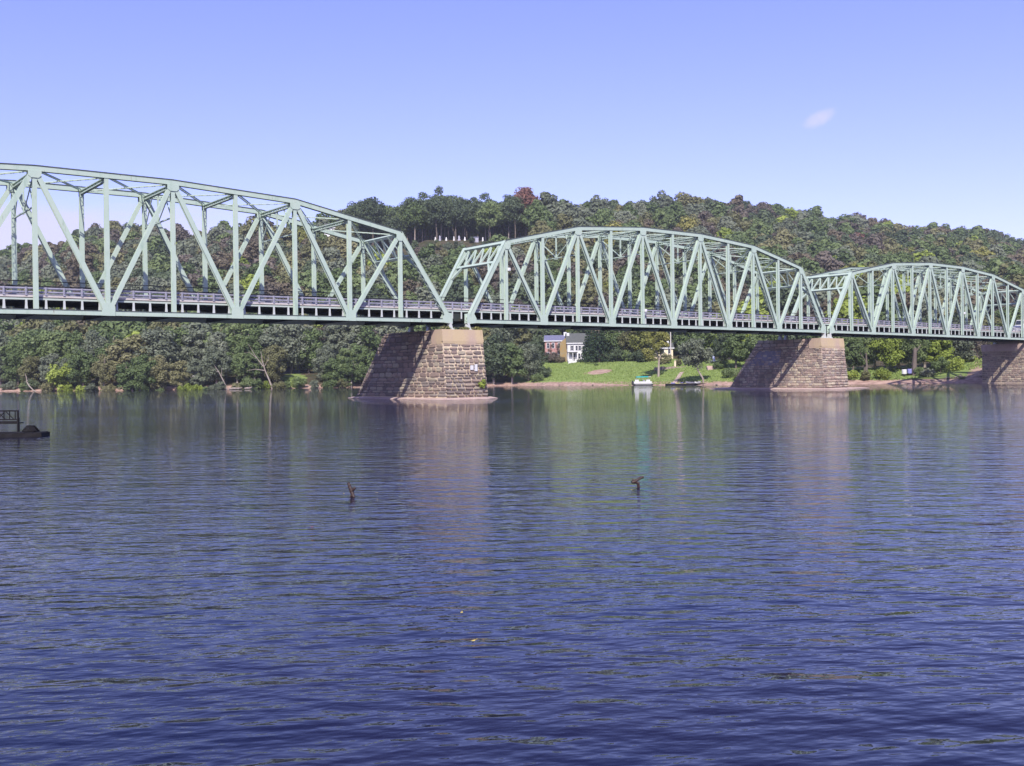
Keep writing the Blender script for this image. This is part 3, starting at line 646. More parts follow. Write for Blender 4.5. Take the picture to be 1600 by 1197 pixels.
def rough_loop(x0, x1, y0, y1, seed, tipx=None):
    r = random.Random(seed); pts = []
    for k in range(6): pts.append((x0+(x1-x0)*k/6, y0+r.uniform(-.25, .25)))
    if tipx: pts.append((tipx, y0+1.6))
    for k in range(10): pts.append((x1+r.uniform(-.2, .2), y0+.8+(y1-y0-.8)*k/10))
    for k in range(6): pts.append((x1-(x1-x0)*k/6, y1+r.uniform(-.2, .2)))
    for k in range(10): pts.append((x0+r.uniform(-.2, .2), y1-(y1-y0)*k/10))
    return pts
PA = pier('nearer stone pier with tan concrete cap and two small signs', -.05, 2.85, 3.0, -1.0, 12.0, -2.0, 19.3, 6.55, 8.22, True, rough_loop(-3.9, 3.8, -2.9, 20.5, 1, 4.9), 3, MT['mortar'])
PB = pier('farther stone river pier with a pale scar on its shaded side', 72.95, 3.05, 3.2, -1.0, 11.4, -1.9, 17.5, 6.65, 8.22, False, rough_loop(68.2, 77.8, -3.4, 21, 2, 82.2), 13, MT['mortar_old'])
# cement patch on the shaded side of pier B
MB().add([(72.95-3.20, 13.5, 4.0), (72.95-3.20, 7.2, 4.0), (72.95-3.18, 6.6, 6.4), (72.95-3.18, 11.2, 6.4), (72.95-3.02, 13.5, 4.0), (72.95-3.02, 7.2, 4.0), (72.95-3.0, 6.6, 6.4), (72.95-3.0, 11.2, 6.4)],
         [(0, 1, 2, 3), (0, 4, 5, 1), (1, 5, 6, 2), (2, 6, 7, 3), (3, 7, 4, 0)]).build('cement_patch', mat('grey_cement', (.22, .20, .24), .9, .1, noise=[(1, (.15, .14, .17), .4, .7, (1, 1, 1))]), PB)
# small sign plates bolted to pier A
def y_front(z): return -2.0+(z-.3)/(8.22-.3)*1.0
for lb, xa, xb, za, zb_ in (('small square white plate bolted to the nearer stone pier', .50, .98, 3.45, 3.98), ('taller pale lilac plate right of the square one on the pier', 1.12, 1.55, 3.3, 4.1)):
    R = root('sign_plate', lb, 'sign', ((xa+xb)/2, y_front(za)-.22, za))
    y = y_front((za+zb_)/2)-.24
    MB().box(xa, xb, y, y+.03, za, zb_).build('plate', MT['white'] if 'square' in lb else mat('lilac_plate', (.62, .55, .66), .5, .3), R)
    MB().box(xa+.03, xa+.06, y-.012, y-.002, za+.03, zb_-.03).box(xb-.06, xb-.03, y-.012, y-.002, za+.03, zb_-.03).build('plate_edge', MT['galv'], R)
    MB().box(xa+.1, xa+.16, y+.031, y+.3, za+.1, za+.16).box(xb-.16, xb-.1, y+.031, y+.3, zb_-.16, zb_-.1).build('bolt', MT['galv'], R)
# abutments
def abut(label, x0, x1, y0, y1, sign, seed):
    R = root('stone_abutment', label, 'abutment', ((x0+x1)/2, TW/2, 0))
    xf, xb_ = (x0, x1) if sign < 0 else (x1, x0)
    MB().box(min(x0, x1), max(x0, x1), y0, y1, -1, 8.2).build('mortar_core', MT['mortar_old'], R)
    jn = [MB() for _ in range(6)]
    lay(((xf, y1, .3), (xf, y0, .3), (xf, y0, 6.6), (xf, y1, 6.6)) if sign < 0 else ((xf, y0, .3), (xf, y1, .3), (xf, y1, 6.6), (xf, y0, 6.6)), .42, .4, 1.1, seed, R, False, gap=.07, depth=.085, joined=jn)
    lay(((min(x0, x1), y0, .3), (max(x0, x1), y0, .3), (max(x0, x1), y0, 8.1), (min(x0, x1), y0, 8.1)), .42, .4, 1.1, seed+1, R, False, gap=.07, depth=.085, joined=jn)
    lay(((max(x0, x1), y1, .3), (min(x0, x1), y1, .3), (min(x0, x1), y1, 8.1), (max(x0, x1), y1, 8.1)), .42, .4, 1.1, seed+2, R, False, gap=.07, depth=.085, joined=jn)
    o = MB()
    for k in range(6): o.add(jn[k].v, jn[k].f)
    ob = o.build('stone_facing', stones[0], R); ob['kind'] = 'stuff'
    for s_ in stones[1:]: ob.data.materials.append(s_)
    ob.data.polygons.foreach_set('material_index', np.concatenate([np.full(len(jn[k].f), k) for k in range(6)]).astype(np.int32))
    MB().box(min(x0, x1)-.15, max(x0, x1)+.15, y0-.15, y1+.15, 6.75, 8.21).build('concrete_cap', MT['footing'], R)
    xa, xb2 = (x0+3.2, x1+45) if sign < 0 else (x0-45, x1-3.2)
    z = chord_z(xa)
    MB().box(xa, xb2, .1, TW-.1, -1, z+DECK-.03).build('approach_fill', MT['mortar_old'], R)
    MB().box(xa, xb2, .35, TW-.35, z+DECK-.029, z+DECK+.0).build('road_deck', MT['asphalt'], R)
    for yy in (.4, TW-.4):
        for zz in (2.2, 1.85): MB().box(xa, xb2, yy-.04, yy+.04, z+zz-.085, z+zz+.085).build('guard_rail', MT['galv'], R)
        k = xa+.5
        while k < xb2: MB().box(k, k+.15, yy+.042, yy+.14, z+DECK, z+2.3).build('rail_post', MT['galv'], R); k += 2.5
abut('far bank stone abutment under the right end of the bridge', 141.9, 150, -1.4, 9.9, -1, 21)
abut('near bank stone abutment at the left end of the bridge', -86, -77.5, -1.4, 9.9, 1, 31)

# ------------------------------------------------------------------ trees
def leaf_mesh(name, clumps, nleaf, size, seed, m, rnd=.55):
    """leaf-sized faces spread over the shells of many overlapping clumps (centre, radius, squash)"""
    r = np.random.default_rng(seed); C_ = np.array([c[:3] for c in clumps]); Rr = np.array([c[3] for c in clumps])
    pr = Rr**2/np.sum(Rr**2); k = r.choice(len(clumps), nleaf, p=pr)
    d = r.normal(size=(nleaf, 3)); d[:, 2] += .25; d /= np.linalg.norm(d, axis=1)[:, None]
    rad = Rr[k]*(1-.55*r.random(nleaf)**2.2)
    c_ = C_[k]+d*rad[:, None]*np.array([1, 1, .82])
    nrm = d*.9+r.normal(size=(nleaf, 3))*rnd; nrm[:, 2] += .25; nrm /= np.linalg.norm(nrm, axis=1)[:, None]
    a = np.cross(nrm, r.normal(size=(nleaf, 3))); a /= np.linalg.norm(a, axis=1)[:, None]; b_ = np.cross(nrm, a)
    s = size*(.55+.9*r.random(nleaf))[:, None]; a = a*s*.62; b_ = b_*s*.42
    v = np.stack([c_-a, c_-b_*1.0+a*.1, c_+a, c_+b_-a*.1], 1).reshape(-1, 3)
    me = bpy.data.meshes.new(name); n4 = nleaf*4
    me.vertices.add(n4); me.vertices.foreach_set('co', v.astype(np.float32).ravel())
    me.loops.add(n4); me.loops.foreach_set('vertex_index', np.arange(n4, dtype=np.int32))
    me.polygons.add(nleaf); me.polygons.foreach_set('loop_start', np.arange(0, n4, 4, dtype=np.int32)); me.polygons.foreach_set('loop_total', np.full(nleaf, 4, dtype=np.int32))
    me.materials.append(m); me.update(calc_edges=True); return me
def clumps_round(seed, rx, rz, zc, n, rc=(.26, .42), lean=0, rough=.18):
    r = np.random.default_rng(seed); out = []
    for i in range(n):
        d = r.normal(size=3); d /= np.linalg.norm(d); d[2] = d[2]*1.0
        q = .78*(.35+.65*r.random()**.5)*(1+r.normal()*rough); q = min(q, .72+.12*r.random())
        tap = 1-.22*max(d[2]*q, 0)
        rr = rx*r.uniform(*rc)
        out.append((d[0]*rx*q*tap, d[1]*rx*q*tap, max(zc+d[2]*rz*q, rr*.7), rr))
    return out
def limb_mesh(seed, h, r0, spread, n, m, bare=.25, lean=(0, 0), sides=6):
    r = random.Random(seed); mb = MB(); top = Vector((lean[0]*h, lean[1]*h, h)); pts = []
    for k in range(6):
        f = k/5; pts.append((top*f)+Vector((r.uniform(-.03, .03)*h*f, r.uniform(-.03, .03)*h*f, 0)))
    pts[0].z = -.6
    mb.tube(pts, [r0*(1.25-1.1*k/5) for k in range(6)], sides)
    for k in range(n):
        f = bare+(1-bare)*(k+.5)/n*.85; a = k*2.4+r.uniform(-.4, .4); i = min(int(f*5), 4); p = pts[i].lerp(pts[i+1], f*5-i)
        L = spread*(1-.45*f)*r.uniform(.6, 1); d = Vector((math.cos(a), math.sin(a), r.uniform(.35, .9))); d.normalize()
        mb.tube([p, p+d*L*.55+Vector((0, 0, .02*L)), p+d*L+Vector((0, 0, .12*L))], [r0*.42*(1-.5*f), r0*.25*(1-.5*f), r0*.07], 4, False)
    return mb.mesh('trunk', m)
HILL = []          # (crown mesh, trunk mesh, crown radius, height)
for s in range(7):
    rx = [5.2, 4.6, 5.8, 5.0, 4.3, 6.1, 5.0][s]; hh = [12, 13, 12.5, 11, 13.5, 13, 12][s]
    cl = clumps_round(100+s, rx, hh*.43, hh*.56, 48, (.18, .38), rough=.2)
    HILL.append((leaf_mesh('crown', cl, 3100, .76, 200+s, LM['mid green'], .33), limb_mesh(300+s, hh*.8, .24, rx*.8, 7, MT['bark']), rx, hh))
TALL = []
for s in range(4):
    hh = [20, 22, 21, 19][s]; rx = [6.4, 5.6, 6.8, 6.0][s]
    cl = clumps_round(130+s, rx, hh*.33, hh*.66, 50, (.28, .42), rough=.12)
    TALL.append((leaf_mesh('crown', cl, 4200, .62, 230+s, LM['dark green'], .4), limb_mesh(330+s, hh*.82, .26, rx*.9, 8, MT['palebark'] if s == 1 else MT['bark'], .45), rx, hh))
BANK = []
for s in range(7):
    rx = [5.0, 4.4, 5.6, 4.8, 3.8, 5.2, 4.6][s]; hh = [13, 14, 13, 15, 12, 14, 12][s]
    cl = clumps_round(150+s, rx, hh*.49, hh*.51, 62, (.16, .34), rough=.22)
    BANK.append((leaf_mesh('crown', cl, 7200, .44, 250+s, LM['grey-green'], .45), limb_mesh(350+s, hh*.85, .26, rx*.85, 10, MT['palebark'] if s % 3 == 0 else MT['bark'], .15, ((-.1, .05) if s % 2 else (.08, -.06))), rx, hh))
BUSH = []
for s in range(4):
    rx = [2.2, 1.8, 2.6, 2.0][s]; hh = [3.4, 3.0, 3.6, 4.5][s]
    cl = clumps_round(170+s, rx, hh*.5, hh*.45, 22, (.25, .42), rough=.25)
    BUSH.append((leaf_mesh('crown', cl, 2000, .30, 270+s, LM['mid green']), limb_mesh(370+s, hh*.7, .08, rx*.8, 6, MT['bark'], .05, sides=5), rx, hh))
def plant(name, cat, proto, x, y, z, scale, rz, fam, label, group, sz=None, crown=None):
    R = bpy.data.objects.new(name, None); COL.objects.link(R); R.location = (x, y, z); R.rotation_euler = (0, 0, rz); R.scale = (scale, scale, sz or scale)
    tag(R, label, cat, group); res = []; DUP.setdefault(label, []).append((float(col_of(x, y)[0]), R))
    for nm, me in (('crown', proto[0]), ('trunk', proto[1])):
        o = bpy.data.objects.new(nm, me); COL.objects.link(o); o.parent = R
        if nm == 'crown': o.material_slots[0].link = 'OBJECT'; o.material_slots[0].material = LM.get(fam) or MT[fam]; res = o
    return res
def bay(px):
    """what one finds in the photo at this column"""
    for x, s in ((60, 'by the left edge'), (120, 'behind the first near post'), (230, 'through the left of the nearest span'), (330, 'left of the red hilltop houses'), (420, 'around the red hilltop houses'), (500, 'left of the white hilltop house'), (560, 'by the white hilltop house'),
                 (625, 'left of the nearer pier'), (690, 'above the nearer stone pier'), (735, 'above the left middle portal'), (800, 'just right of the left middle portal'), (870, 'above the old brick house'), (950, 'above the conifers'), (1030, 'above the pontoon boat'), (1110, 'above the leaning tree'),
                 (1180, 'above the pink steps'), (1260, 'above the farther pier'), (1330, 'above the farthest portal'), (1400, 'over the thin dark trunk'), (1460, 'over the two drums'), (1520, 'over the right shore rocks'), (1560, 'over the dirt slope')):
        if px < x: return s
    return 'at the far right edge'
DUP = {}
def unique_labels():
    """trees that would read alike are told apart by their order from left to right"""
    W_ = ['leftmost', 'second', 'third', 'fourth', 'fifth', 'sixth', 'seventh', 'eighth', 'ninth', 'tenth', 'eleventh', 'twelfth', 'thirteenth', 'fourteenth', 'fifteenth', 'sixteenth', 'seventeenth', 'eighteenth', 'nineteenth', 'twentieth', 'twenty-first', 'twenty-second', 'twenty-third', 'twenty-fourth', 'twenty-fifth', 'twenty-sixth', 'twenty-seventh', 'twenty-eighth', 'twenty-ninth', 'thirtieth', 'thirty-first', 'thirty-second']
    for lb, lst in DUP.items():
        if len(lst) < 2: continue
        lst.sort(key=lambda t: t[0])
        for k, (px, o) in enumerate(lst): o['label'] = W_[min(k, 31)]+' '+lb
r = random.Random(5)
pts = []
wv0 = 0
rows = []
w = 300
while w < 800:
    px = -150
    while px < 1760:
        px += 10.2/w*CF*r.uniform(.75, 1.3); ww = w+r.uniform(-4.5, 4.5)
        wr, zr = ridge(px); w0 = shore_w(px)+np.interp(px, [0, 800, 880, 1100, 1300], [26, 30, 72, 72, 30])
        if ww < w0 or ww > wr+(16 if not 545 < px < 845 else 52): continue
        pts.append((px, ww, wr))
    w += 10.0
for q_ in range(150):
    px = r.uniform(566, 836); wr = float(ridge(px)[0]); pts.append((px, wr+r.uniform(10, 30), wr))
hp = np.array(pts); xy = np.array([at(p[0], p[1]) for p in pts]); zz = H(xy[:, 0], xy[:, 1])
def family(px, w, wr, rr):
    f = (w-300)/(wr-300)
    if 545 < px < 840 and f > .9: return 'dark green' if rr.random() < .75 else 'mid green'
    base = {'dark green': .9, 'mid green': 1.7, 'grey-green': 2.0, 'olive': 1.9, 'brown': .6, 'mauve-brown': .4, 'yellow-green': .12, 'rust-red': .012, 'golden': .06}
    if f < .25: base['yellow-green'] = 1.1; base['mid green'] = 2.2; base['golden'] = .3; base['rust-red'] = .01
    if px < 480 and f > .3: base['mauve-brown'] = 1.2; base['brown'] = 1.5
    if px > 1150 and f > .55: base['mauve-brown'] = 1.7; base['dark green'] = 2.2; base['grey-green'] = .6; base['olive'] = .6; base['yellow-green'] = .05
    if 1400 < px < 1560 and .35 < f < .75: base['golden'] = 1.6; base['yellow-green'] = .8; base['olive'] = 2.5
    if px > 1540: base['brown'] = 2.0; base['mauve-brown'] = 2.0; base['golden'] = .8
    n = math.sin(px*.021+w*.045)+math.sin(px*.043-w*.03+1)
    for q, k in enumerate(base): base[k] *= math.exp(.7*math.sin(n*1.7+q*1.3))
    ks = list(base); return rr.choices(ks, [base[k] for k in ks])[0]
front_w = {}
order = sorted(range(len(pts)), key=lambda i: (0 if (pts[i][1] > pts[i][2]-6) else 1, pts[i][1]))
inframe = [i for i in order if -10 < pts[i][0] < 1610]
sky_i = [i for i in inframe if pts[i][1] > pts[i][2]-6 and not (566 < pts[i][0] < 836 and pts[i][1] > pts[i][2]+10)][:110]
# nearest ones whose crowns rise above the deck line
low = [i for i in inframe if i not in set(sky_i) and hy(pts[i][0])-(zz[i]+12-CAM[2])/pts[i][1]*CF < 478][:100]
single = set(sky_i) | set(low)
PLACE = {0: 'on the ridge', 1: 'low on the wooded hillside'}
cols_desc = {'dark green': 'dark green', 'mid green': 'mid green', 'grey-green': 'grey-green', 'olive': 'olive', 'yellow-green': 'bright yellow-green', 'brown': 'brown-leaved', 'mauve-brown': 'mauve-brown', 'rust-red': 'rust-red', 'golden': 'golden'}
CEM = []
srcs = []
for i in sorted(single):
    px, w, wr = pts[i]; fam = family(px, w, wr, r); ridge_ = w > wr-6; tall = 552 < px < 835 and ridge_
    if 818 < px < 838 and ridge_: fam = 'rust-red'
    P_ = r.choice(TALL) if tall else r.choice(HILL); sc = r.uniform(.85, 1.15) if tall else r.uniform(1.0, 1.5)
    if ridge_ and not tall: sc *= .78
    kind_ = 'tall straight-trunked' if tall else 'round-crowned'
    pl = 'on the graveyard ridge' if tall else ('on the ridge' if ridge_ else 'at the hill foot')
    lb = '%s %stree %s %s' % (cols_desc[fam], 'tall ' if tall else '', pl, bay(px))
    co = plant('tall_tree' if tall else 'ridge_tree' if ridge_ else 'hillside_tree', 'tree', P_, xy[i][0], xy[i][1], zz[i]-.2, sc, r.uniform(0, 6.28), fam, lb, 'tall trees on the ridge' if tall else 'trees of the wooded hill', sc*r.uniform(.9, 1.15))
    srcs.append(co)
# the rest of the wood reads as one mass: one object, crowns set out by geometry nodes
rest = [i for i in range(len(pts)) if i not in single]
wood_fams = ['dark green', 'mid green', 'grey-green', 'olive', 'brown', 'mauve-brown', 'yellow-green', 'rust-red', 'golden']
mew = bpy.data.meshes.new('hillside_wood'); mew.from_pydata([(float(xy[i][0]), float(xy[i][1]), float(zz[i])-.2) for i in rest], [], [])
fi = [wood_fams.index(family(*pts[i], r)) for i in rest]
for nm, tp, vals in (('fam', 'INT', fi), ('var', 'INT', [r.randrange(7) for _ in rest]), ('rot', 'FLOAT', [r.uniform(0, 6.28) for _ in rest]), ('scl', 'FLOAT', [(r.uniform(.28, .36) if pts[i][1] > pts[i][2]-22 else r.uniform(.45, .6)) if (562 < pts[i][0] < 830 and pts[i][2]-62 < pts[i][1] < pts[i][2]-6) else r.uniform(1.0, 1.5) for i in rest])):
    mew.attributes.new(nm, tp, 'POINT').data.foreach_set('value', vals)
wood = bpy.data.objects.new('hillside_wood', mew); COL.objects.link(wood); wood['kind'] = 'stuff'
src = {}
for co in srcs:
    for k, p_ in enumerate(HILL):
        if co.data == p_[0] and k not in src: src[k] = co
g = bpy.data.node_groups.new('wood', 'GeometryNodeTree'); g.interface.new_socket('Geometry', in_out='INPUT', socket_type='NodeSocketGeometry'); g.interface.new_socket('Geometry', in_out='OUTPUT', socket_type='NodeSocketGeometry')
gi = g.nodes.new('NodeGroupInput'); go = g.nodes.new('NodeGroupOutput'); jn_ = g.nodes.new('GeometryNodeJoinGeometry')
def attr(nm, dt):
    n = g.nodes.new('GeometryNodeInputNamedAttribute'); n.data_type = dt; n.inputs['Name'].default_value = nm; return n.outputs['Attribute']
fa, va, ra, sa = attr('fam', 'INT'), attr('var', 'INT'), attr('rot', 'FLOAT'), attr('scl', 'FLOAT')
cr = g.nodes.new('ShaderNodeCombineXYZ'); g.links.new(ra, cr.inputs[2])
for fk, fn in enumerate(wood_fams):
    for vk in sorted(src):
        if (fk+vk) % 2 and fn in ('rust-red', 'golden'): pass
        cp = g.nodes.new('FunctionNodeCompare'); cp.data_type = 'INT'; cp.operation = 'EQUAL'
        ma = g.nodes.new('ShaderNodeMath'); ma.operation = 'MULTIPLY_ADD'; g.links.new(fa, ma.inputs[0]); ma.inputs[1].default_value = 10; g.links.new(va, ma.inputs[2])
        ia = [s_ for s_ in cp.inputs if s_.type == 'INT']; g.links.new(ma.outputs[0], ia[0]); ia[1].default_value = fk*10+vk
        oi = g.nodes.new('GeometryNodeObjectInfo'); oi.inputs['Object'].default_value = src[vk]; oi.inputs['As Instance'].default_value = False; oi.transform_space = 'ORIGINAL'
        sm = g.nodes.new('GeometryNodeSetMaterial'); sm.inputs['Material'].default_value = LM[fn]; g.links.new(oi.outputs['Geometry'], sm.inputs['Geometry'])
        ip = g.nodes.new('GeometryNodeInstanceOnPoints'); g.links.new(gi.outputs[0], ip.inputs['Points']); g.links.new(sm.outputs[0], ip.inputs['Instance']); g.links.new(cp.outputs[0], ip.inputs['Selection'])
        g.links.new(cr.outputs[0], ip.inputs['Rotation']); g.links.new(sa, ip.inputs['Scale']); g.links.new(ip.outputs[0], jn_.inputs[0])
g.links.new(jn_.outputs[0], go.inputs[0])
md = wood.modifiers.new('wood', 'NODES'); md.node_group = g

# trees on the far bank, one by one: (column, metres behind the water's edge, height, width factor, colour, what marks it)
BT = []
rb = random.Random(21)
px = -60
while px < 575:
    if not 442 < px < 484:
        BT.append((px+rb.uniform(-4, 4), rb.uniform(7, 11), rb.uniform(9.5, 12.5), rb.uniform(.9, 1.15), rb.choice(['grey-green', 'grey-green', 'olive', 'mid green', 'mid green']), 0))
    px += rb.uniform(24, 34)
px = -60
while px < 600:
    BT.append((px+rb.uniform(-4, 4), rb.uniform(17, 25), rb.uniform(14.5, 17.5), rb.uniform(1.0, 1.25), rb.choice(['grey-green', 'mid green', 'olive', 'grey-green', 'mid green']), 1)); px += rb.uniform(26, 36)
BT += [(548, 5, 9.5, 1.15, 'mid green', 0), (585, 6, 8.5, 1.1, 'mid green', 0), (520, 6, 9, 1.1, 'mid green', 0), (620, 8, 12, 1.1, 'mid green', 0), (660, 9, 12, 1.1, 'grey-green', 0), (700, 8, 12, 1.1, 'mid green', 0), (740, 8, 13, 1.1, 'dark green', 0),
       (772, 6, 15.5, 1.15, 'dark green', 1), (800, 6, 13.5, 1.0, 'mid green', 0), (826, 7, 12.0, .85, 'grey-green', 0), (790, 18, 17, 1.1, 'grey-green', 1), (838, 20, 11, .9, 'dark green', 1), (815, 24, 16, 1.0, 'olive', 1),
       (950, 47, 12, 1.0, 'mid green', 2), (968, 49, 12, 1.1, 'mid green', 2), (988, 50, 12, 1.05, 'olive', 2), (1010, 49, 12, 1.1, 'golden', 2), (1045, 62, 13, 1.1, 'dark green', 2), (1075, 58, 13, 1.1, 'mid green', 2), (1030, 66, 14, 1.1, 'mid green', 2),
       (850, 58, 13, 1.0, 'dark green', 2), (865, 66, 13, 1.1, 'mid green', 2), (905, 66, 14, 1.1, 'dark green', 2),
       (1110, 50, 13, 1.1, 'mid green', 2), (1140, 44, 14, 1.1, 'yellow-green', 2), (1150, 20, 12, 1.0, 'mid green', 0), (1172, 30, 13, 1.1, 'yellow-green', 1), (1185, 14, 11, 1.0, 'mid green', 0), (1205, 24, 13, 1.1, 'mid green', 1), (1240, 25, 13, 1.1, 'dark green', 1), (1275, 25, 13, 1.1, 'mid green', 1), (1128, 30, 9, .8, 'dark green', 0),
       (1332, 12, 11, .95, 'mid green', 0), (1352, 16, 12.5, 1.0, 'mid green', 0), (1388, 14, 11.5, 1.0, 'yellow-green', 0), (1425, 13, 12, 1.05, 'mid green', 0), (1463, 12, 11, 1.0, 'yellow-green', 0), (1492, 17, 12, 1.0, 'grey-green', 1), (1518, 24, 12, 1.0, 'mauve-brown', 1), (1368, 32, 15, 1.1, 'dark green', 1), (1405, 34, 15, 1.1, 'mid green', 1), (1445, 34, 14, 1.1, 'dark green', 1), (1480, 36, 14, 1.1, 'dark green', 1),
       (1318, 26, 14, 1.1, 'mid green', 1), (1545, 42, 12, 1.1, 'olive', 1), (1580, 44, 13, 1.1, 'mid green', 1), (1620, 44, 13, 1.1, 'mid green', 1)]
def bank_label(px, lay_):
    back = {0: 'at the far shore', 1: 'in the row behind the shore', 2: 'behind the grassy bank'}[lay_]
    for x, s in ((50, 'near the left edge'), (110, 'over the bent white driftwood'), (180, 'by the bright green bush'), (250, 'under the first left panels of the bridge'), (330, 'left of the pale dead trunks'), (400, 'beside the pale dead trunks'),
                 (445, 'left of the small grass gap'), (520, 'right of the small grass gap'), (600, 'just left of the nearer pier'), (765, 'hidden behind the nearer pier'), (805, 'just right of the nearer pier'), (845, 'left of the old brick house'), (925, 'behind the white house'),
                 (1000, 'right of the dark conifer'), (1060, 'behind the pale-trunked tree'), (1130, 'behind the leaning shore tree'), (1200, 'just left of the farther pier'), (1320, 'hidden behind the farther pier'), (1375, 'just right of the farther pier'),
                 (1440, 'between the farther pier and the dirt slope'), (1505, 'left of the dirt slope'), (1560, 'above the dirt slope')):
        if px < x: return back+' '+s
    return back+' by the far abutment'
for k, (px, s_, h_, wf, fam, ly) in enumerate(BT):
    w = shore_w(px)+s_; x, y = at(px, w); P_ = BANK[(k*3) % 7]; sc = h_/P_[3]
    plant('riverbank_tree', 'tree', P_, x, y, Hs(x, y)-.3, sc*wf*1.02, rb.uniform(0, 6.28), fam, ('%s tree %s' % (cols_desc[fam], bank_label(px, ly))).replace('between the farther pier and the dirt slope', 'near the two drums').replace('in the row behind the shore', 'behind the shore row'), 'trees along the far bank', sc)
BS = [(95, 3.5, 2.1, 'yellow-green', 'bright yellow-green bush standing at the water edge on the far left shore', 3), (107, 3, .9, 'yellow-green', 'small bright green bush right of the tallest shore bush', 1), (128, 4, .9, 'yellow-green', 'low green bush at the left end of the bare dirt mound', 0),
      (290, 4, 1.0, 'yellow-green', 'low yellow-green bush left of the leaning dead trunks', 2), (306, 5, .95, 'yellow-green', 'low yellow-green bush beside the leaning dead trunk', 0), (322, 3.4, .8, 'mid green', 'low green bush right of the yellow-green pair', 1),
      (388, 4, 1.0, 'mid green', 'green bush left of the white dead tree at the shore', 2), (412, 4.5, .9, 'yellow-green', 'yellow-green bush beside the white dead tree', 0), (448, 4, .8, 'mid green', 'green bush under the small grass gap', 1), (468, 5, .9, 'mid green', 'green bush at the right of the small grass gap', 2),
      (200, 4, .8, 'olive', 'olive bush on the bare dirt mound', 1), (215, 5, .7, 'grey-green', 'grey-green bush at the right of the dirt mound', 0), (250, 5, .8, 'mid green', 'mid green bush between the dirt mound and the dead trunks', 2), (170, 6, .8, 'olive', 'olive bush left on the dirt mound', 2),
      (20, 4, .9, 'grey-green', 'grey-green bush at the far left water edge', 1), (50, 5, .9, 'dark green', 'dark bush behind the bent driftwood', 2), (345, 5, .9, 'grey-green', 'grey-green bush at the foot of the leaning trunks', 1), (370, 4, .8, 'olive', 'olive bush beside the floating log', 0),
      (1330, 6, .8, 'yellow-green', 'yellow-green bush right of the farther pier', 0), (1352, 5, .8, 'olive', 'olive bush by the thin trunk right of the farther pier', 1), (1378, 6, .8, 'yellow-green', 'low yellow bush on the right grass strip', 2), (1450, 5, .8, 'grey-green', 'grey-green bush on the pale rocks at the right shore', 0),
      (1470, 7, 1.0, 'mid green', 'round green bush below the right yellow-green tree', 3), (1492, 6, .9, 'yellow-green', 'bright green bush left of the dirt slope', 2), (1435, 7, .8, 'mid green', 'green bush left of the pale rocks', 1), (1516, 19, .8, 'yellow-green', 'green bush above the dirt slope', 0),
      (1160, 5, .9, 'mid green', 'green bush at the left foot of the farther pier', 2), (1140, 8, .9, 'mid green', 'green bush on the bank left of the farther pier', 0), (850, 9, 1.0, 'dark green', 'dark bush at the left foot of the grass bank', 2), (840, 5, .9, 'mid green', 'green bush at the shore left of the grass bank', 0),
      (932, 33, .32, 'mid green', 'tiny green shrub above the bare dirt patch', 0), (1034, 17, .4, 'mid green', 'small shrub at the foot of the pale-trunked tree', 1), (858, 39, .9, 'dark green', 'dark shrub in front of the old brick house', 1), (866, 38, .9, 'mauve-brown', 'brown scrub in front of the old brick house', 3), (876, 39, .75, 'brown', 'bare brownish shrub at the right corner of the brick house', 0), (872, 39.5, .7, 'grey-green', 'grey-green shrub below the brick house wall', 2), (905, 41, .42, 'grey-green', 'low shrub in front of the white house porch', 0),
      (1060, 31, .7, 'olive', 'olive shrub beside the low stone wall', 1), (1040, 36, .9, 'olive', 'olive shrub above the low stone wall', 2), (1125, 22, .8, 'mid green', 'shrub below the pink steps', 0)]
BS += [(px_b, 3.2, .75+.05*(k_b % 5), ['grey-green', 'mid green', 'olive'][k_b % 3], '%s shore shrub %s' % (['grey-green', 'mid green', 'olive'][k_b % 3], lb_b), k_b % 4) for k_b, (px_b, lb_b) in enumerate(((8, 'at the very left edge of the far bank'), (36, 'left of the bent driftwood bough'), (74, 'right of the bent driftwood bough'), (143, 'left part of the bare dirt mound'), (235, 'at the right end of the dirt mound'), (268, 'left of the yellow-green bush pair'), (335, 'under the leaning grey trunk'), (402, 'left of the bleached dead tree'), (436, 'left below the small grass gap'), (490, 'right below the small grass gap'), (512, 'between the grass gap and the nearer pier'), (534, 'just left of the nearer pier')))]
BS += [(952, 44, 1.1, 'dark green', 'dark bush right of the conifer at the top of the lawn', 0), (966, 45, 1.2, 'dark green', 'dark hedge bush behind the lawn left of the yellow tree', 2), (981, 45, 1.2, 'mid green', 'green hedge bush behind the lawn', 1), (995, 45, 1.2, 'dark green', 'dark hedge bush above the pontoon boat', 0), (1008, 44, 1.1, 'dark green', 'dark bush behind the crown of the pale-trunked tree', 2), (1020, 43, 1.0, 'olive', 'olive bush right behind the pale trunk', 1)]
for px, s_, sc, fam, lb, v in BS:
    x, y = at(px, shore_w(px)+s_); plant('bush', 'bush', BUSH[v], x, y, Hs(x, y)-.15, sc, rb.uniform(0, 6.28), fam, lb, None)
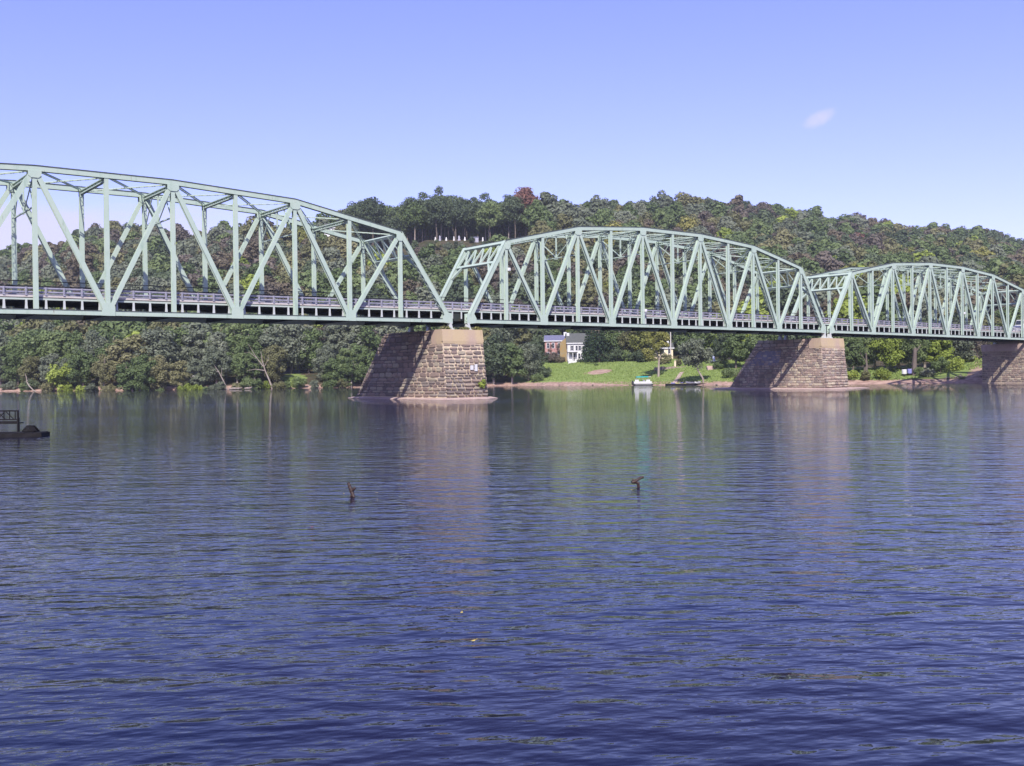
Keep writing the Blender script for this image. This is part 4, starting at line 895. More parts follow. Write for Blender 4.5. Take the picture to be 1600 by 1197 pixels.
# special trees
def special(name, px, s_, lb, cat, cl, nleaf, leaf, fam, limb, seed):
    x, y = at(px, shore_w(px)+s_); P_ = (leaf_mesh('crown', cl, nleaf, leaf, seed, LM.get(fam) or MT[fam]), limb); plant(name, cat, P_, x, y, Hs(x, y)-.1, 1, 0, fam, lb, None)
lm_ = MB().tube([(0, 0, -.5), (.1, 0, 2.5), (.25, 0, 4.6)], [.32, .27, .24], 7)
lm_.tube([(.25, 0, 4.6), (-.6, .3, 7.5), (-.9, .3, 11)], [.2, .14, .05], 5).tube([(.25, 0, 4.6), (1.2, 0, 6.4), (1.7, -.2, 10)], [.19, .13, .05], 5).tube([(-.3, .1, 6.2), (-2.6, -.4, 8.2)], [.11, .04], 4).tube([(1.0, 0, 6.0), (3.0, .5, 8.0)], [.11, .04], 4)
cl = [(a*.9-.8, b*.8, c, rr*.92) for a, b, c, rr in clumps_round(41, 4.4, 4.2, 9.6, 38, (.16, .28), rough=.28)]+[(-3.6, 0, 5.6, 1.4), (-2.8, .3, 5.0, 1.1), (-4.3, 0, 6.6, 1.2)]
special('pale_trunk_tree', 1029, 14, 'yellow-green tree with bare pale forked trunk on the grassy bank behind the boat', 'tree', cl, 4400, .38, 'golden', lm_.mesh('trunk', MT['palebark']), 42)
Rr_ = _R
def off(a, h_, b_=0): return (_R[0]*a+_Fh[0]*b_, _R[1]*a+_Fh[1]*b_, h_)
lm_ = MB().tube([off(1.0, -.4), off(.6, 1.4), off(-.5, 3.2), off(-1.2, 5.5), off(-1.6, 8.5)], [.25, .21, .18, .13, .05], 6).tube([off(-.9, 4.3), off(.8, 7.0)], [.12, .04], 4).tube([off(-1.2, 5.2), off(-3.4, 7.4)], [.11, .04], 4)
cl = [(a+_R[0]*-1.3, b+_R[1]*-1.3, c, rr) for a, b, c, rr in clumps_round(43, 4.6, 4.3, 7.4, 44, (.18, .30), rough=.22)]
special('leaning_tree', 1094, 3.2, 'grey-green tree leaning over the shore behind the moored kayaks', 'tree', cl, 5200, .36, 'grey-green', lm_.mesh('trunk', MT['palebark']), 44)
# conifer beside the white house: whorls of drooping boughs
cl = []
rc = random.Random(9)
for lv in range(14):
    f = lv/13; z_ = 1.0+f*11.0; L = 4.3*(1-f)**.8+.3
    for q in range(7 if lv < 10 else 4):
        a = q*6.283/7+lv*.6+rc.uniform(-.2, .2)
        for u in (.35, .65, .95): cl.append((math.cos(a)*L*u, math.sin(a)*L*u, z_-.35*u*L*.3, .55*(1-.4*f)))
special('conifer', 937, 42, 'dark conifer with drooping boughs right of the white house', 'tree', cl, 5200, .34, 'conifer', limb_mesh(55, 12, .2, 2.5, 8, MT['bark'], .1), 56)
special('conifer', 924, 44, 'dark conifer overlapping the white house roof', 'tree', [(a*.75, b*.75, c*1.0, d_) for a, b, c, d_ in cl], 4600, .34, 'conifer', limb_mesh(57, 12, .2, 2.0, 8, MT['bark'], .1), 58)
# thin trunk at right, dead trunks at left
def bare(name, px, s_, lb, segs, m='palebark'):
    x, y = at(px, shore_w(px)+s_); z = Hs(x, y); R = root(name, lb, 'bare tree', (x, y, z))
    mb = MB()
    for pts_, rs in segs[:1]: mb.tube([(x+_R[0]*a, y+_R[1]*a, z+h_) for a, h_ in pts_], rs, 6)
    mb.build('trunk', MT[m], R)
    for pts_, rs in segs[1:]: MB().tube([(x+_R[0]*a+_Fh[0]*-.3, y+_R[1]*a, z+h_) for a, h_ in pts_], rs, 5).build('branch', MT[m], R)
bare('dead_tree', 427, 4, 'bleached dead tree leaning left over the shore right of the bridge middle', [([(0, -.5), (-1.2, 2.8), (-2.2, 5.2), (-3.0, 8.2), (-3.3, 10.6)], [.26, .2, .16, .1, .04]), ([(-2.2, 5.2), (-4.6, 5.6), (-7.0, 5.2)], [.12, .08, .03]), ([(-2.6, 6.4), (-4.6, 9.2), (-6.6, 12.6)], [.13, .08, .03]), ([(-4.2, 8.6), (-6.3, 10.3), (-7.6, 10.1)], [.08, .05, .02]), ([(-2.4, 6), (-1.2, 8), (-.9, 9.6)], [.09, .05, .02])])
bare('dead_tree', 356, 5, 'grey dead trunk leaning left above the floating log', [([(0, -.5), (-1.0, 2.2), (-2.4, 5.0), (-3.6, 6.8)], [.2, .15, .1, .04]), ([(-1.6, 3.5), (-1.4, 6.2)], [.08, .03]), ([(-2.4, 5), (-4.4, 5.9)], [.07, .02])])
bare('fallen_branch', 61, .6, 'long white driftwood bough arching from the shore into the water at the far left', [([(0, .1), (-1.6, .9), (-2.8, 2.2), (-3.4, 3.3), (-3.5, 4.6), (-3.9, 5.6)], [.12, .16, .17, .15, .11, .04]), ([(-3.4, 3.2), (-2.6, 4.2)], [.07, .02])])
bare('bare_trunk', 1353, 9, 'thin dark tree trunk right of the farther pier', [([(0, -.4), (.25, 2.2), (.1, 5.5)], [.28, .22, .16]), ([(.15, 3.4), (-1.2, 5.6)], [.1, .04])], 'bark')
bare('bare_trunk', 1429, 8, 'thick reddish trunk beside the white and blue drums', [([(0, -.4), (0, 3), (.2, 6.5)], [.62, .5, .35]), ([(.1, 5), (1.6, 7.2)], [.2, .08])], 'bark')
# logs and rocks along the water line
def log(px, s_, L_, lb, tilt=0):
    x, y = at(px, shore_w(px)+s_); R = root('driftwood_log', lb, 'log', (x, y, .1)); a = _R*L_/2
    MB().tube([(x-a[0], y-a[1], .22), (x-a[0]*.3, y-a[1]*.3, .28), (x+a[0]*.4, y+a[1]*.4, .26), (x+a[0], y+a[1], .2+tilt)], [.2, .24, .2, .1], 7).build('log', MT['palebark'], R)
    MB().tube([(x+a[0]*.3, y+a[1]*.3, .3), (x+a[0]*.5, y+a[1]*.5, 1.0)], [.07, .02], 4).build('branch_stub', MT['palebark'], R)
log(368, .4, 3.6, 'pale log lying at the waterline left of the dead tree', .2); log(388, .8, 2.0, 'short pale log right of the long floating log', .4); log(1445, 1.2, 2.5, 'dark driftwood on the right gravel shore', .3)
rr_ = random.Random(3)
rock_me = []
for k in range(4):
    bm = bmesh.new(); bmesh.ops.create_icosphere(bm, subdivisions=1, radius=1)
    for v in bm.verts: v.co *= rr_.uniform(.7, 1.1); v.co.z *= .6
    me = bpy.data.meshes.new('rock'); bm.to_mesh(me); bm.free(); me.materials.append(MT['rock']); rock_me.append(me)
mrk = MB()
for k in range(520):
    px = rr_.uniform(-20, 1600); s_ = rr_.uniform(.1, 2.6)
    if 560 < px < 765: continue
    x, y = at(px, shore_w(px)+s_-1.5); z = Hs(x, y)
    if z < -.25: continue
    me = rock_me[rr_.randrange(4)]; sc = rr_.uniform(.08, .26)*(1.6 if px > 1380 else 1)
    mrk.add([(x+v.co.x*sc*1.5, y+v.co.y*sc*1.5, z+v.co.z*sc) for v in me.vertices], [tuple(p.vertices) for p in me.polygons])
o = mrk.build('shore_rocks', MT['rock']); o['kind'] = 'stuff'

# grass tufts over the lawns
def tufts(n, size, seed, region):
    rg = np.random.default_rng(seed); P_ = []
    while len(P_) < n:
        px = rg.uniform(*region[0]); s_ = rg.uniform(*region[1]); P_.append(at(px, shore_w(px)+s_))
    P_ = np.array(P_); z = H(P_[:, 0], P_[:, 1]); c_ = np.column_stack([P_, z+size*.25]); a_ = rg.normal(size=(n, 3)); a_[:, 2] *= .2; a_ /= np.linalg.norm(a_, axis=1)[:, None]
    up = np.column_stack([rg.normal(size=(n, 2))*.35, np.ones(n)]); s = size*(.5+rg.random(n))[:, None]
    return np.stack([c_-a_*s*.6-up*s*.35, c_+a_*s*.6-up*s*.35, c_+a_*s*.25+up*s*.5, c_-a_*s*.3+up*s*.5], 1).reshape(-1, 3)
v = np.concatenate([tufts(26000, .22, 1, ((835, 1190), (3.6, 44))), tufts(5000, .30, 2, ((1330, 1540), (5, 20))), tufts(900, .3, 3, ((445, 470), (5, 15))), tufts(3500, .35, 4, ((150, 320), (3, 9)))])
q = v.reshape(-1, 4, 3); cpx, cw_ = col_of(q[:, 0, 0], q[:, 0, 1]); keep = ~(((cpx-937)/19)**2+((cw_-shore_w(937)-21)/5.0)**2 < 1); v = q[keep].reshape(-1, 3)
me = bpy.data.meshes.new('grass'); n4 = len(v); me.vertices.add(n4); me.vertices.foreach_set('co', v.astype(np.float32).ravel()); me.loops.add(n4); me.loops.foreach_set('vertex_index', np.arange(n4, dtype=np.int32))
me.polygons.add(n4//4); me.polygons.foreach_set('loop_start', np.arange(0, n4, 4, dtype=np.int32)); me.polygons.foreach_set('loop_total', np.full(n4//4, 4, dtype=np.int32)); me.materials.append(MT['grass']); me.update(calc_edges=True)
o = bpy.data.objects.new('grass', me); COL.objects.link(o); o['kind'] = 'stuff'
# plant growing out of pier A and weeds on its top
cl = [(0, 0, .35, .30), (.25, 0, .6, .25), (-.2, 0, .55, .24), (.05, -.15, .85, .22)]
o = plant('pier_shrub', 'shrub', (leaf_mesh('crown', cl, 260, .16, 77, LM['yellow-green']), MB().tube([(0, .3, 0), (0, 0, .4), (.1, -.05, .8)], [.03, .03, .01], 4).mesh('trunk', MT['bark'])), 1.95, y_front(1.3)-.32, 1.15, 1.15, 0, 'yellow-green', 'small bright green shrub growing out of the nearer pier face', None)
for k, (x, y, s_) in enumerate(((-2.3, -.7, .5), (-1.9, -.75, .35), (.1, -.8, .35), (.6, -.8, .4), (1.9, -.8, .3), (2.4, -.8, .45))):
    plant('weed_tuft', 'weed', (leaf_mesh('crown', [(0, 0, .15, .28), (.3, 0, .1, .22), (-.3, 0, .12, .2)], 120, .14, 80+k, LM['golden']), MB().tube([(0, 0, -.05), (0, 0, .2)], [.02, .01], 4).mesh('trunk', MT['bark'])), x, y, 8.24, s_/.4, 0, 'golden' if k % 2 else 'olive',
          ['weeds on the left corner of the nearer pier cap', 'olive weeds near the left bearing of the nearer pier', 'dry weeds between the two bearings on the pier cap', 'small weeds at the right bearing of the nearer pier', 'little weeds right of the right bearing', 'weeds on the right corner of the nearer pier cap'][k], None)

# ------------------------------------------------------------------ houses and small things on the far bank
def local_frame(px, s_, rz):
    x, y = at(px, shore_w(px)+s_); return x, y, Hs(x, y)
def gable(name, label, px, s_, z_up, rz, L_, D_, Hw, Hr, wall, roof, wins, chim=None, gablemat=None, porch=False, cat='house', ridge_x=True):
    """L_ along local x (faces -y towards the river), roof ridge along x; wins: (face, x, z, w, h)"""
    x, y, z = local_frame(px, s_, rz); R = root(name, label, cat, (x, y, z+z_up), local=True, rz=rz)
    m = MB().box(-L_/2, L_/2, 0, D_, -2, Hw); m.build('wall', wall, R)
    gm_ = gablemat or wall
    MB().add([(-L_/2+.01, .001, Hw+.001), (-L_/2+.01, D_-.001, Hw+.001), (-L_/2+.01, D_/2, Hw+Hr), (L_/2-.01, .001, Hw+.001), (L_/2-.01, D_-.001, Hw+.001), (L_/2-.01, D_/2, Hw+Hr)], [(0, 1, 2), (3, 5, 4), (0, 3, 4, 1), (1, 4, 5, 2), (0, 2, 5, 3)]).build('gable', gm_, R)
    if gablemat:
        for sx in (-1, 1): MB().box(sx*L_/2-.02, sx*L_/2+.02, .02, D_-.02, -1.5, Hw-.01).build('side_wall', gablemat, R)
    e = .35; rf = MB()
    for ya, yb in ((-e, D_/2), (D_+e, D_/2)):
        za = Hw-e*Hr/(D_/2)
        p = [(-L_/2-e, ya, za+.05), (L_/2+e, ya, za+.05), (L_/2+e, yb, Hw+Hr+.05), (-L_/2-e, yb, Hw+Hr+.05)]
        rf.add(p+[(a, b_, c_+.14) for a, b_, c_ in p], [(0, 1, 2, 3), (7, 6, 5, 4), (0, 4, 5, 1), (1, 5, 6, 2), (2, 6, 7, 3), (3, 7, 4, 0)])
    ro = rf.build('roof', roof, R)
    MB().box(-L_/2-e, L_/2+e, -e-.08, -e, Hw-.28, Hw-.0).build('eaves_board', MT['white'], ro)
    if chim:
        for cx_, cw_, m_ in chim: MB().box(cx_-cw_/2, cx_+cw_/2, D_/2-.5, D_/2+.3, Hw*.5, Hw+Hr+1.1).build('chimney', m_, R)
    for fc, wx, wz, ww_, wh in wins:
        if fc == 'f': fr = MB().box(wx-ww_/2-.12, wx+ww_/2+.12, -.07, .03, wz-.12, wz+wh+.12); pa = MB().box(wx-ww_/2, wx+ww_/2, -.09, -.075, wz, wz+wh*.48).box(wx-ww_/2, wx+ww_/2, -.09, -.075, wz+wh*.52, wz+wh)
        else:
            sx = 1 if fc == 'r' else -1; xx = sx*L_/2
            fr = MB().box(xx-.07, xx+.07, wx-ww_/2-.12, wx+ww_/2+.12, wz-.12, wz+wh+.12); pa = MB().box(xx+sx*.075-.008, xx+sx*.075+.008, wx-ww_/2, wx+ww_/2, wz, wz+wh*.48).box(xx+sx*.075-.008, xx+sx*.075+.008, wx-ww_/2, wx+ww_/2, wz+wh*.52, wz+wh)
        f_ = fr.build('window', MT['white'], R); pa.build('pane', MT['glass'], f_)
    return R
# rotation so that the front (-y local) looks back along the view: rz = -yaw
RZ = -CYAW
H1 = gable('brick_house', 'tall old faded brick house with slate roof and ochre end wall above the grass bank', 868, 42, .3, RZ-.10, 6.4, 5.0, 6.2, 1.6, MT['brick'], MT['slate'],
      [('f', -2.2, 1.0, .7, 1.5), ('f', -.6, 1.0, .7, 1.5), ('f', 1.3, 1.0, .7, 1.5), ('f', -2.2, 3.9, .7, 1.5), ('f', -.6, 3.9, .7, 1.5), ('f', 1.3, 3.9, .7, 1.5)], [(3.1, .9, MT['white'])], MT['ochre'])
rv = random.Random(4)
vc = [(rv.uniform(-3.2, 1.6), -.25, rv.uniform(.2, 3.2)*(1 if rv.random() < .6 else 1.5), rv.uniform(.35, .7)) for _ in range(26)]
vo = bpy.data.objects.new('wall_creeper', leaf_mesh('wall_creeper', vc, 1500, .22, 91, LM['mauve-brown'])); COL.objects.link(vo); vo.parent = H1
# ochre wing facing the river at its right end
x, y, z = local_frame(884, 41.2, 0); R = root('ochre_annex', 'narrow ochre chimney wall between the brick house and the white house', 'chimney wall', (x, y, z), local=True, rz=RZ)
MB().add([(-1.7, 0, -1), (1.2, 0, -1), (1.2, 0, 8.0), (.2, 0, 7.6), (-1.7, 0, 5.9), (-1.7, 1.4, -1), (1.2, 1.4, -1), (1.2, 1.4, 8.0), (.2, 1.4, 7.6), (-1.7, 1.4, 5.9)],
         [(0, 1, 2, 3, 4), (9, 8, 7, 6, 5), (0, 5, 6, 1), (1, 6, 7, 2), (2, 7, 8, 3), (3, 8, 9, 4), (4, 9, 5, 0)]).build('wall', MT['ochre'], R)
MB().box(.45, 1.25, -.12, .7, 7.9, 9.0).build('chimney_pot', MT['white'], R); MB().box(.4, .85, -.1, 0, -1, 7.9).build('flue', MT['cap'], R)
H2 = gable('white_house', 'white two-storey house with dark roof, porch and shutters beside the conifer', 905, 43, .2, RZ+.05, 7.0, 6.0, 5.6, 2.9, MT['white'], MT['darkroof'],
      [('f', -2.1, 3.3, .6, 1.4), ('f', -.7, 3.3, .6, 1.4), ('f', .3, 3.3, .6, 1.4), ('f', 1.5, 3.3, .8, 1.3), ('f', 2.6, 3.3, .8, 1.3), ('f', .1, .7, .6, 1.6), ('f', 1.6, .7, .9, 1.6), ('f', 2.7, .7, .9, 1.6), ('l', 2.0, 3.3, .7, 1.4), ('l', 2, .7, .7, 1.5)])
for xx in (-2.55, -1.65, .72, -.12): MB().box(xx-.12, xx+.12, -.06, -.005, 3.2, 4.8).build('shutter', MT['dark'], H2)
po = MB().box(-3.5, -.6, -2.2, 0, 2.55, 2.75).build('porch_roof', MT['darkroof'], H2)
MB().box(-3.5, -.6, -2.2, 0, -1, .1).build('porch_floor', MT['white'], H2)
for xx in (-3.4, -2.1, -.75): MB().box(xx-.09, xx+.09, -2.15, -1.97, .1, 2.55).build('porch_post', MT['white'], H2)
MB().box(-3.35, -.8, -2.08, -2.03, .35, .45).box(-3.35, -.8, -2.08, -2.03, .85, .95).build('porch_railing', MT['white'], H2)
MB().box(-2.1, -1.2, -.08, -.005, .1, 2.2).build('door', MT['dark'], H2)
bw = MB().prism([(.9, 0), (3.3, 0), (3.3, 2.6), (.9, 2.6)], -.9, -.01).build('bay_window', MT['white'], H2)
for xx in (1.15, 1.95, 2.75): MB().box(xx-.28+.1, xx+.28+.1, -.93, -.905, .7, 2.2).build('pane', MT['glass'], bw)
gable('cream_house', 'cream house half hidden behind the pale-trunked tree', 1036, 49, .6, RZ, 6.0, 5, 2.6, 1.3, MT['cream'], MT['darkroof'], [('f', -2, 1, .8, 1.2), ('f', 0, 1, .8, 1.2), ('f', 2, 1, .8, 1.2)], [(1.8, .6, MT['white'])])
gable('white_cottage', 'white cottage glimpsed through trees left of the small grass gap', 423, 27, 1.2, RZ, 5.0, 4, 4.0, 1.4, MT['white'], MT['darkroof'], [('f', -1.3, 1.2, .7, 1.2), ('f', 1.0, 1.2, .7, 1.2)])
gable('blue_house', 'blue-violet house above the small grass gap', 453, 29, .8, RZ+.1, 5.0, 5, 3.0, 1.5, MT['bluepaint'], MT['slate'], [('f', -1.2, .9, .8, 1.2), ('f', 1.0, .9, .8, 1.2)])
gable('white_roofed_house', 'pale-roofed house among the trees right of the blue one', 478, 34, 3.2, RZ, 6.0, 5, 2.6, 1.6, MT['white'], MT['slate'], [('f', -1.2, .8, .8, 1.1), ('f', 1.2, .8, .8, 1.1)])
gable('white_shed', 'small white shed among trees left of the dead trunk', 303, 15, 1.6, RZ, 2.6, 2, 1.9, .7, MT['white'], MT['darkroof'], [('f', .3, .6, .6, .8)], cat='shed')
def on_hill(px, w, dz=0): x, y = at(px, w); return x, y, Hs(x, y)+dz
def hill_house(name, label, px, w, L_, Hw, Hr, wall, roof, dz, wins):
    sw = w-shore_w(px); return gable(name, label, px, sw, dz, RZ, L_, 6, Hw, Hr, wall, roof, wins)
hill_house('hilltop_house', 'small white house under dark trees high on the hillside', 522, 452, 7.0, 3.0, 2.0, MT['white'], MT['darkroof'], 10.5, [('f', -2, .8, 1, 1.2), ('f', 1.2, .8, 1, 1.2)])
hill_house('hillside_house', 'reddish brick house on the hilltop behind the nearest span, left one', 361, 500, 9, 3.6, 2.6, MT['redbrick'], MT['darkroof'], 8.0, [('f', -3, 1, 1, 1.3), ('f', -1, 1, 1, 1.3), ('f', 2.4, 1, 1, 1.3)])
hill_house('hillside_house', 'dark red house on the hilltop right of the reddish one', 397, 496, 9, 3.8, 2.8, MT['redbrick'], MT['darkroof'], 7.5, [('f', -3, 1, 1, 1.3), ('f', 0, 1, 1, 1.3), ('f', 3, 1, 1, 1.3)])
# graveyard at the foot of the tall trees
for k, (px, h_, w_, m_) in enumerate(((651, .9, .5, 'white'), (683, .6, .6, 'white'), (690, 1.1, .7, 'galv'), (700, .5, .6, 'white'), (712, .8, .5, 'white'), (720, 1.0, .9, 'galv'), (729, .6, .6, 'white'), (757, .8, .6, 'white'))):
    x, y, z = on_hill(px, np.interp(px, _wx, _ww)-2); 
    R = root('gravestone', '%s gravestone under the tall ridge trees, %s' % (['tallest pale', 'low pale', 'lilac', 'broad low', 'narrow white', 'wide lilac', 'square white', 'last right-hand white'][k], ['standing alone at the left', 'first of the main row', 'second of the main row', 'third of the main row', 'in the middle of the row', 'right of the narrow white one', 'left of the lilac wall', 'at the right of the lilac wall'][k]), 'gravestone', (x, y, z), 'gravestones on the ridge', local=True, rz=RZ)
    MB().prism([(-w_/2, .6), (w_/2, .6), (w_/2, .6+h_*1.3), (w_/4, 1.0+h_*1.3), (-w_/4, 1.0+h_*1.3), (-w_/2, .6+h_*1.3)], -.1, .1).build('slab', MT[m_], R); MB().box(-w_*.7, w_*.7, -.2, .2, -.6, .6).build('plinth', MT[m_], R)
x, y, z = on_hill(744, 479); R = root('mausoleum', 'low lilac stone tomb between the ridge tree trunks', 'tomb', (x, y, z), local=True, rz=RZ)
MB().box(-1.9, 1.9, 0, 2.5, -.5, 2.2).build('wall', MT['galv'], R); MB().box(-2.1, 2.1, -.2, 2.7, 2.2, 2.5).build('roof', MT['slate'], R); MB().box(-.4, .4, -.04, 0, .2, 1.9).build('door', MT['dark'], R)
# utility poles
for px, s_, hh, lb in ((1048.5, 44, 10.5, 'white utility pole behind the leaning shore tree'),):
    x, y, z = local_frame(px, s_, 0); R = root('utility_pole', lb, 'utility pole', (x, y, z)); MB().tube([(x, y, z-1), (x, y, z+hh)], [.19, .13], 8).build('pole', MT['curb'], R); MB().beam((x-_R[0]*1.1, y-_R[1]*1.1, z+hh-.8), (x+_R[0]*1.1, y+_R[1]*1.1, z+hh-.8), .12, .14, (0, 0, 1)).build('crossarm', MT['darkwood'], R)
# low stone wall, white post, steps
x, y, z = local_frame(1047, 26, 0); R = root('low_stone_wall', 'low pale stone wall on the bank between the pale-trunked and leaning trees', 'wall', (x, y, z), local=True, rz=RZ)
for k in range(9):
    MB().box(-4.2+k*.95, -3.32+k*.95, -.25, .3, -.4, .48+.1*((k*7) % 3)).build('stone', MT['rock'], R)
x, y, z = local_frame(1055, 28, 0); R = root('white_post', 'white gatepost rising from the low stone wall', 'post', (x, y, z), local=True, rz=RZ)
MB().box(-.22, .22, -.22, .22, -.3, 1.7).build('shaft', MT['cream'], R); MB().box(-.3, .3, -.3, .3, 1.7, 1.85).build('post_cap', MT['cream'], R)
x, y, z = local_frame(1119, 22, 0); R = root('garden_steps', 'pink stone steps on the bank left of the farther pier', 'steps', (x, y, z), local=True, rz=RZ)
for k in range(4): MB().box(-2.1, 2.1, k*.45, k*.45+.44, -.6, .25+k*.22).build('step', MT['footing'], R)
x, y, z = local_frame(1115.5, 36, 0); R = root('garden_statue', 'small white-blue figure on a slab under the trees left of the farther pier', 'statue', (x, y, z), local=True, rz=RZ)
MB().box(-.8, .8, -.5, .5, -.3, .3).build('slab', MT['white'], R); MB().tube([(0, 0, .3), (0, 0, .9), (0, 0, 1.5), (0, 0, 1.8), (0, 0, 2.1)], [.42, .34, .24, .14, .17], 8).build('figure', mat('bluish_white', (.62, .66, .85), .6, .3), R)
# slipway path
x0, y0 = at(1052, shore_w(1052)+2.5); x1, y1 = at(1066, shore_w(1066)+19); R = root('sloping_path', 'narrow lilac path running up the grass bank from the kayaks', 'path', (x0, y0, Hs(x0, y0)))
mp = MB(); n = 10
for k in range(n):
    a = Vector((x0+(x1-x0)*k/n, y0+(y1-y0)*k/n, 0)); b_ = Vector((x0+(x1-x0)*(k+1)/n-.02, y0+(y1-y0)*(k+1)/n, 0)); s_ = Vector((_R[0], _R[1], 0))*.55
    vs = []
    for p in (a-s_, a+s_, b_+s_, b_-s_): vs.append((p.x, p.y, Hs(p.x, p.y)+.14))
    vs += [(v_[0], v_[1], v_[2]-.4) for v_ in vs]
    MB().add(vs, [(0, 1, 2, 3), (7, 6, 5, 4), (0, 4, 5, 1), (1, 5, 6, 2), (2, 6, 7, 3), (3, 7, 4, 0)]).build('slab', MT['footing'], R)
# kayaks and a small jetty by the leaning tree
def hull(px, s_, z_, L_, Wd, m_, name, lb, cat, rz=0.0, cockpit=True):
    x, y = at(px, shore_w(px)+s_); z = max(Hs(x, y), 0)+z_; R = root(name, lb, cat, (x, y, z), local=True, rz=RZ+rz); mb = MB(); n = 9; vs = []
    for k in range(n):
        f = k/(n-1)*2-1; hw = Wd/2*(1-abs(f)**2.2)+.02; rise = .18*abs(f)**3
        for a, h_ in ((-1, .34), (-.75, .08), (0, 0), (.75, .08), (1, .34), (0, .42)): vs.append((f*L_/2, a*hw, h_+rise))
    fs = [(k*6+q, (k+1)*6+q, (k+1)*6+(q+1) % 6, k*6+(q+1) % 6) for k in range(n-1) for q in range(6)]+[tuple(range(6)), tuple((n-1)*6+q for q in reversed(range(6)))]
    mb.add(vs, fs).build('hull', m_, R)
    if cockpit: MB().box(-.45, .45, -.2, .2, .36, .47).build('cockpit_rim', MT['dark'], R)
    return R
hull(1058, 1.2, .15, 3.6, .8, MT['bluepaint'], 'kayak', 'blue-violet kayak drawn up at the foot of the sloping path', 'kayak', .5); hull(1066, 1.2, .1, 3.4, .8, mat('yellow_plastic', (.62, .58, .22), .4, .4), 'kayak', 'pale yellow kayak beside the blue-violet one', 'kayak', .15)
hull(1082, 1.6, .2, 3.2, .9, MT['galv'], 'rowing_boat', 'grey rowing boat under the leaning tree', 'rowing boat', -.2); hull(1090, 1.2, .2, 2.8, .8, MT['white'], 'rowing_boat', 'small white-tipped boat nearest the leaning trunk', 'rowing boat', .9)
x, y = at(1072, shore_w(1072)-.6); R = root('boat_landing', 'low dark timber landing along the shore under the leaning tree', 'jetty', (x, y, .2), local=True, rz=RZ)
for k in range(14): MB().box(-4.9+k*.7, -4.24+k*.7, -.6, .6, .18, .26).build('plank', MT['wetwood'] if k % 3 else MT['darkwood'], R)
MB().box(-4.9, 4.8, -.62, -.5, -.5, .17).box(-4.9, 4.8, .5, .62, -.5, .17).build('beam', MT['darkwood'], R)
# drums under the right-hand trees
for px, m_, lb in ((1413, 'white', 'white drum under the trees right of the farther pier'), (1421.5, 'bluepaint', 'pale blue drum right of the white one')):
    x, y, z = local_frame(px, 9, 0); R = root('drum', lb, 'drum', (x, y, z), local=True, rz=RZ); MB().tube([(0, 0, .5), (0, 0, .6), (0, 0, 1.5), (0, 0, 1.6)], [.48, .55, .55, .48], 12).build('barrel', MT[m_], R); MB().box(-.4, .4, -.3, .3, -.3, .5).build('stand', MT['darkwood'], R)
# pontoon boat
x, y = at(1004.5, shore_w(1004)-.7); R = root('pontoon_boat', 'small white pontoon boat with turquoise canopy moored at the grass bank', 'boat', (x, y, 0), local=True, rz=RZ)
for yy in (-.75, .75): MB().tube([(-2.3, yy, .18), (-2.0, yy, .12), (2.0, yy, .12), (2.5, yy, .34)], [.12, .28, .28, .08], 10).build('pontoon', MT['dark'], R)
MB().box(-2.3, 2.3, -1.05, 1.05, .42, .54).build('deck', MT['white'], R)
for a, b_, c_, d_ in ((-2.25, 2.0, -1.03, -.97), (-2.25, 2.0, .97, 1.03), (2.0, 2.06, -1.03, 1.03), (-2.31, -2.25, -1.03, 1.03)): MB().box(a, b_, c_, d_, .62, 1.0).build('side_panel', MT['white'], R)
for sx in (-1.6, 1.2): MB().box(sx-.45, sx+.45, -.9, -.35, .54, 1.0).box(sx-.45, sx+.45, -.93, -.75, 1.0, 1.45).build('seat', MT['white'], R)
MB().box(.1, .55, -.3, .3, .54, 1.35).build('console', MT['galv'], R)
cv = MB(); vs = []
for k in range(7):
    a = -1+2*k/6; vs += [(-1.7, a*1.05, 2.25-.18*a*a), (1.25, a*1.05, 2.30-.18*a*a), (-1.7, a*1.05, 2.17-.18*a*a), (1.25, a*1.05, 2.22-.18*a*a)]
fs = []
for k in range(6): p = k*4; fs += [(p, p+1, p+5, p+4), (p+2, p+6, p+7, p+3), (p, p+4, p+6, p+2), (p+1, p+3, p+7, p+5)]
cv.add(vs, fs+[(0, 2, 3, 1), (24, 25, 27, 26)]).build('canopy', MT['turq'], R)
MB().box(1.27, 1.9, -1.0, 1.0, 2.15, 2.24).build('canopy_end', MT['white'], R)
for sx in (-1.65, -.1, 1.2):
    for yy in (-1.0, 1.0): MB().tube([(sx, yy, 1.1), (sx, yy, 2.1)], [.03, .03], 5).build('canopy_pole', MT['galv'], R)
MB().box(-2.75, -2.32, -.2, .2, .1, 1.0).box(-2.72, -2.4, -.14, .14, 1.0, 1.25).build('outboard_motor', MT['dark'], R)
# delivery van coming onto the far end of the bridge
x, y, z = 146.5, 3.2, chord_z(146)+DECK+.0
R = root('white_van', 'white van entering the far right end of the bridge', 'van', (x, y, z), local=True)
pr = [(-2.9, .35), (2.9, .35), (2.9, 2.75), (-1.3, 2.75), (-2.0, 1.65), (-2.85, 1.35)]
MB().prism(pr, -1.0, 1.0).build('body', MT['white'], R, bevel=.06)
MB().add([(-1.98, -.85, 1.72), (-1.98, .85, 1.72), (-1.42, .85, 2.6), (-1.42, -.85, 2.6), (-2.04, -.85, 1.74), (-2.04, .85, 1.74), (-1.48, .85, 2.62), (-1.48, -.85, 2.62)], [(0, 1, 2, 3), (7, 6, 5, 4), (0, 4, 5, 1), (1, 5, 6, 2), (2, 6, 7, 3), (3, 7, 4, 0)]).build('windscreen', MT['glass'], R)
MB().box(-1.75, -.7, -1.02, -1.003, 1.6, 2.4).box(-1.75, -.7, 1.003, 1.02, 1.6, 2.4).build('side_window', MT['glass'], R)
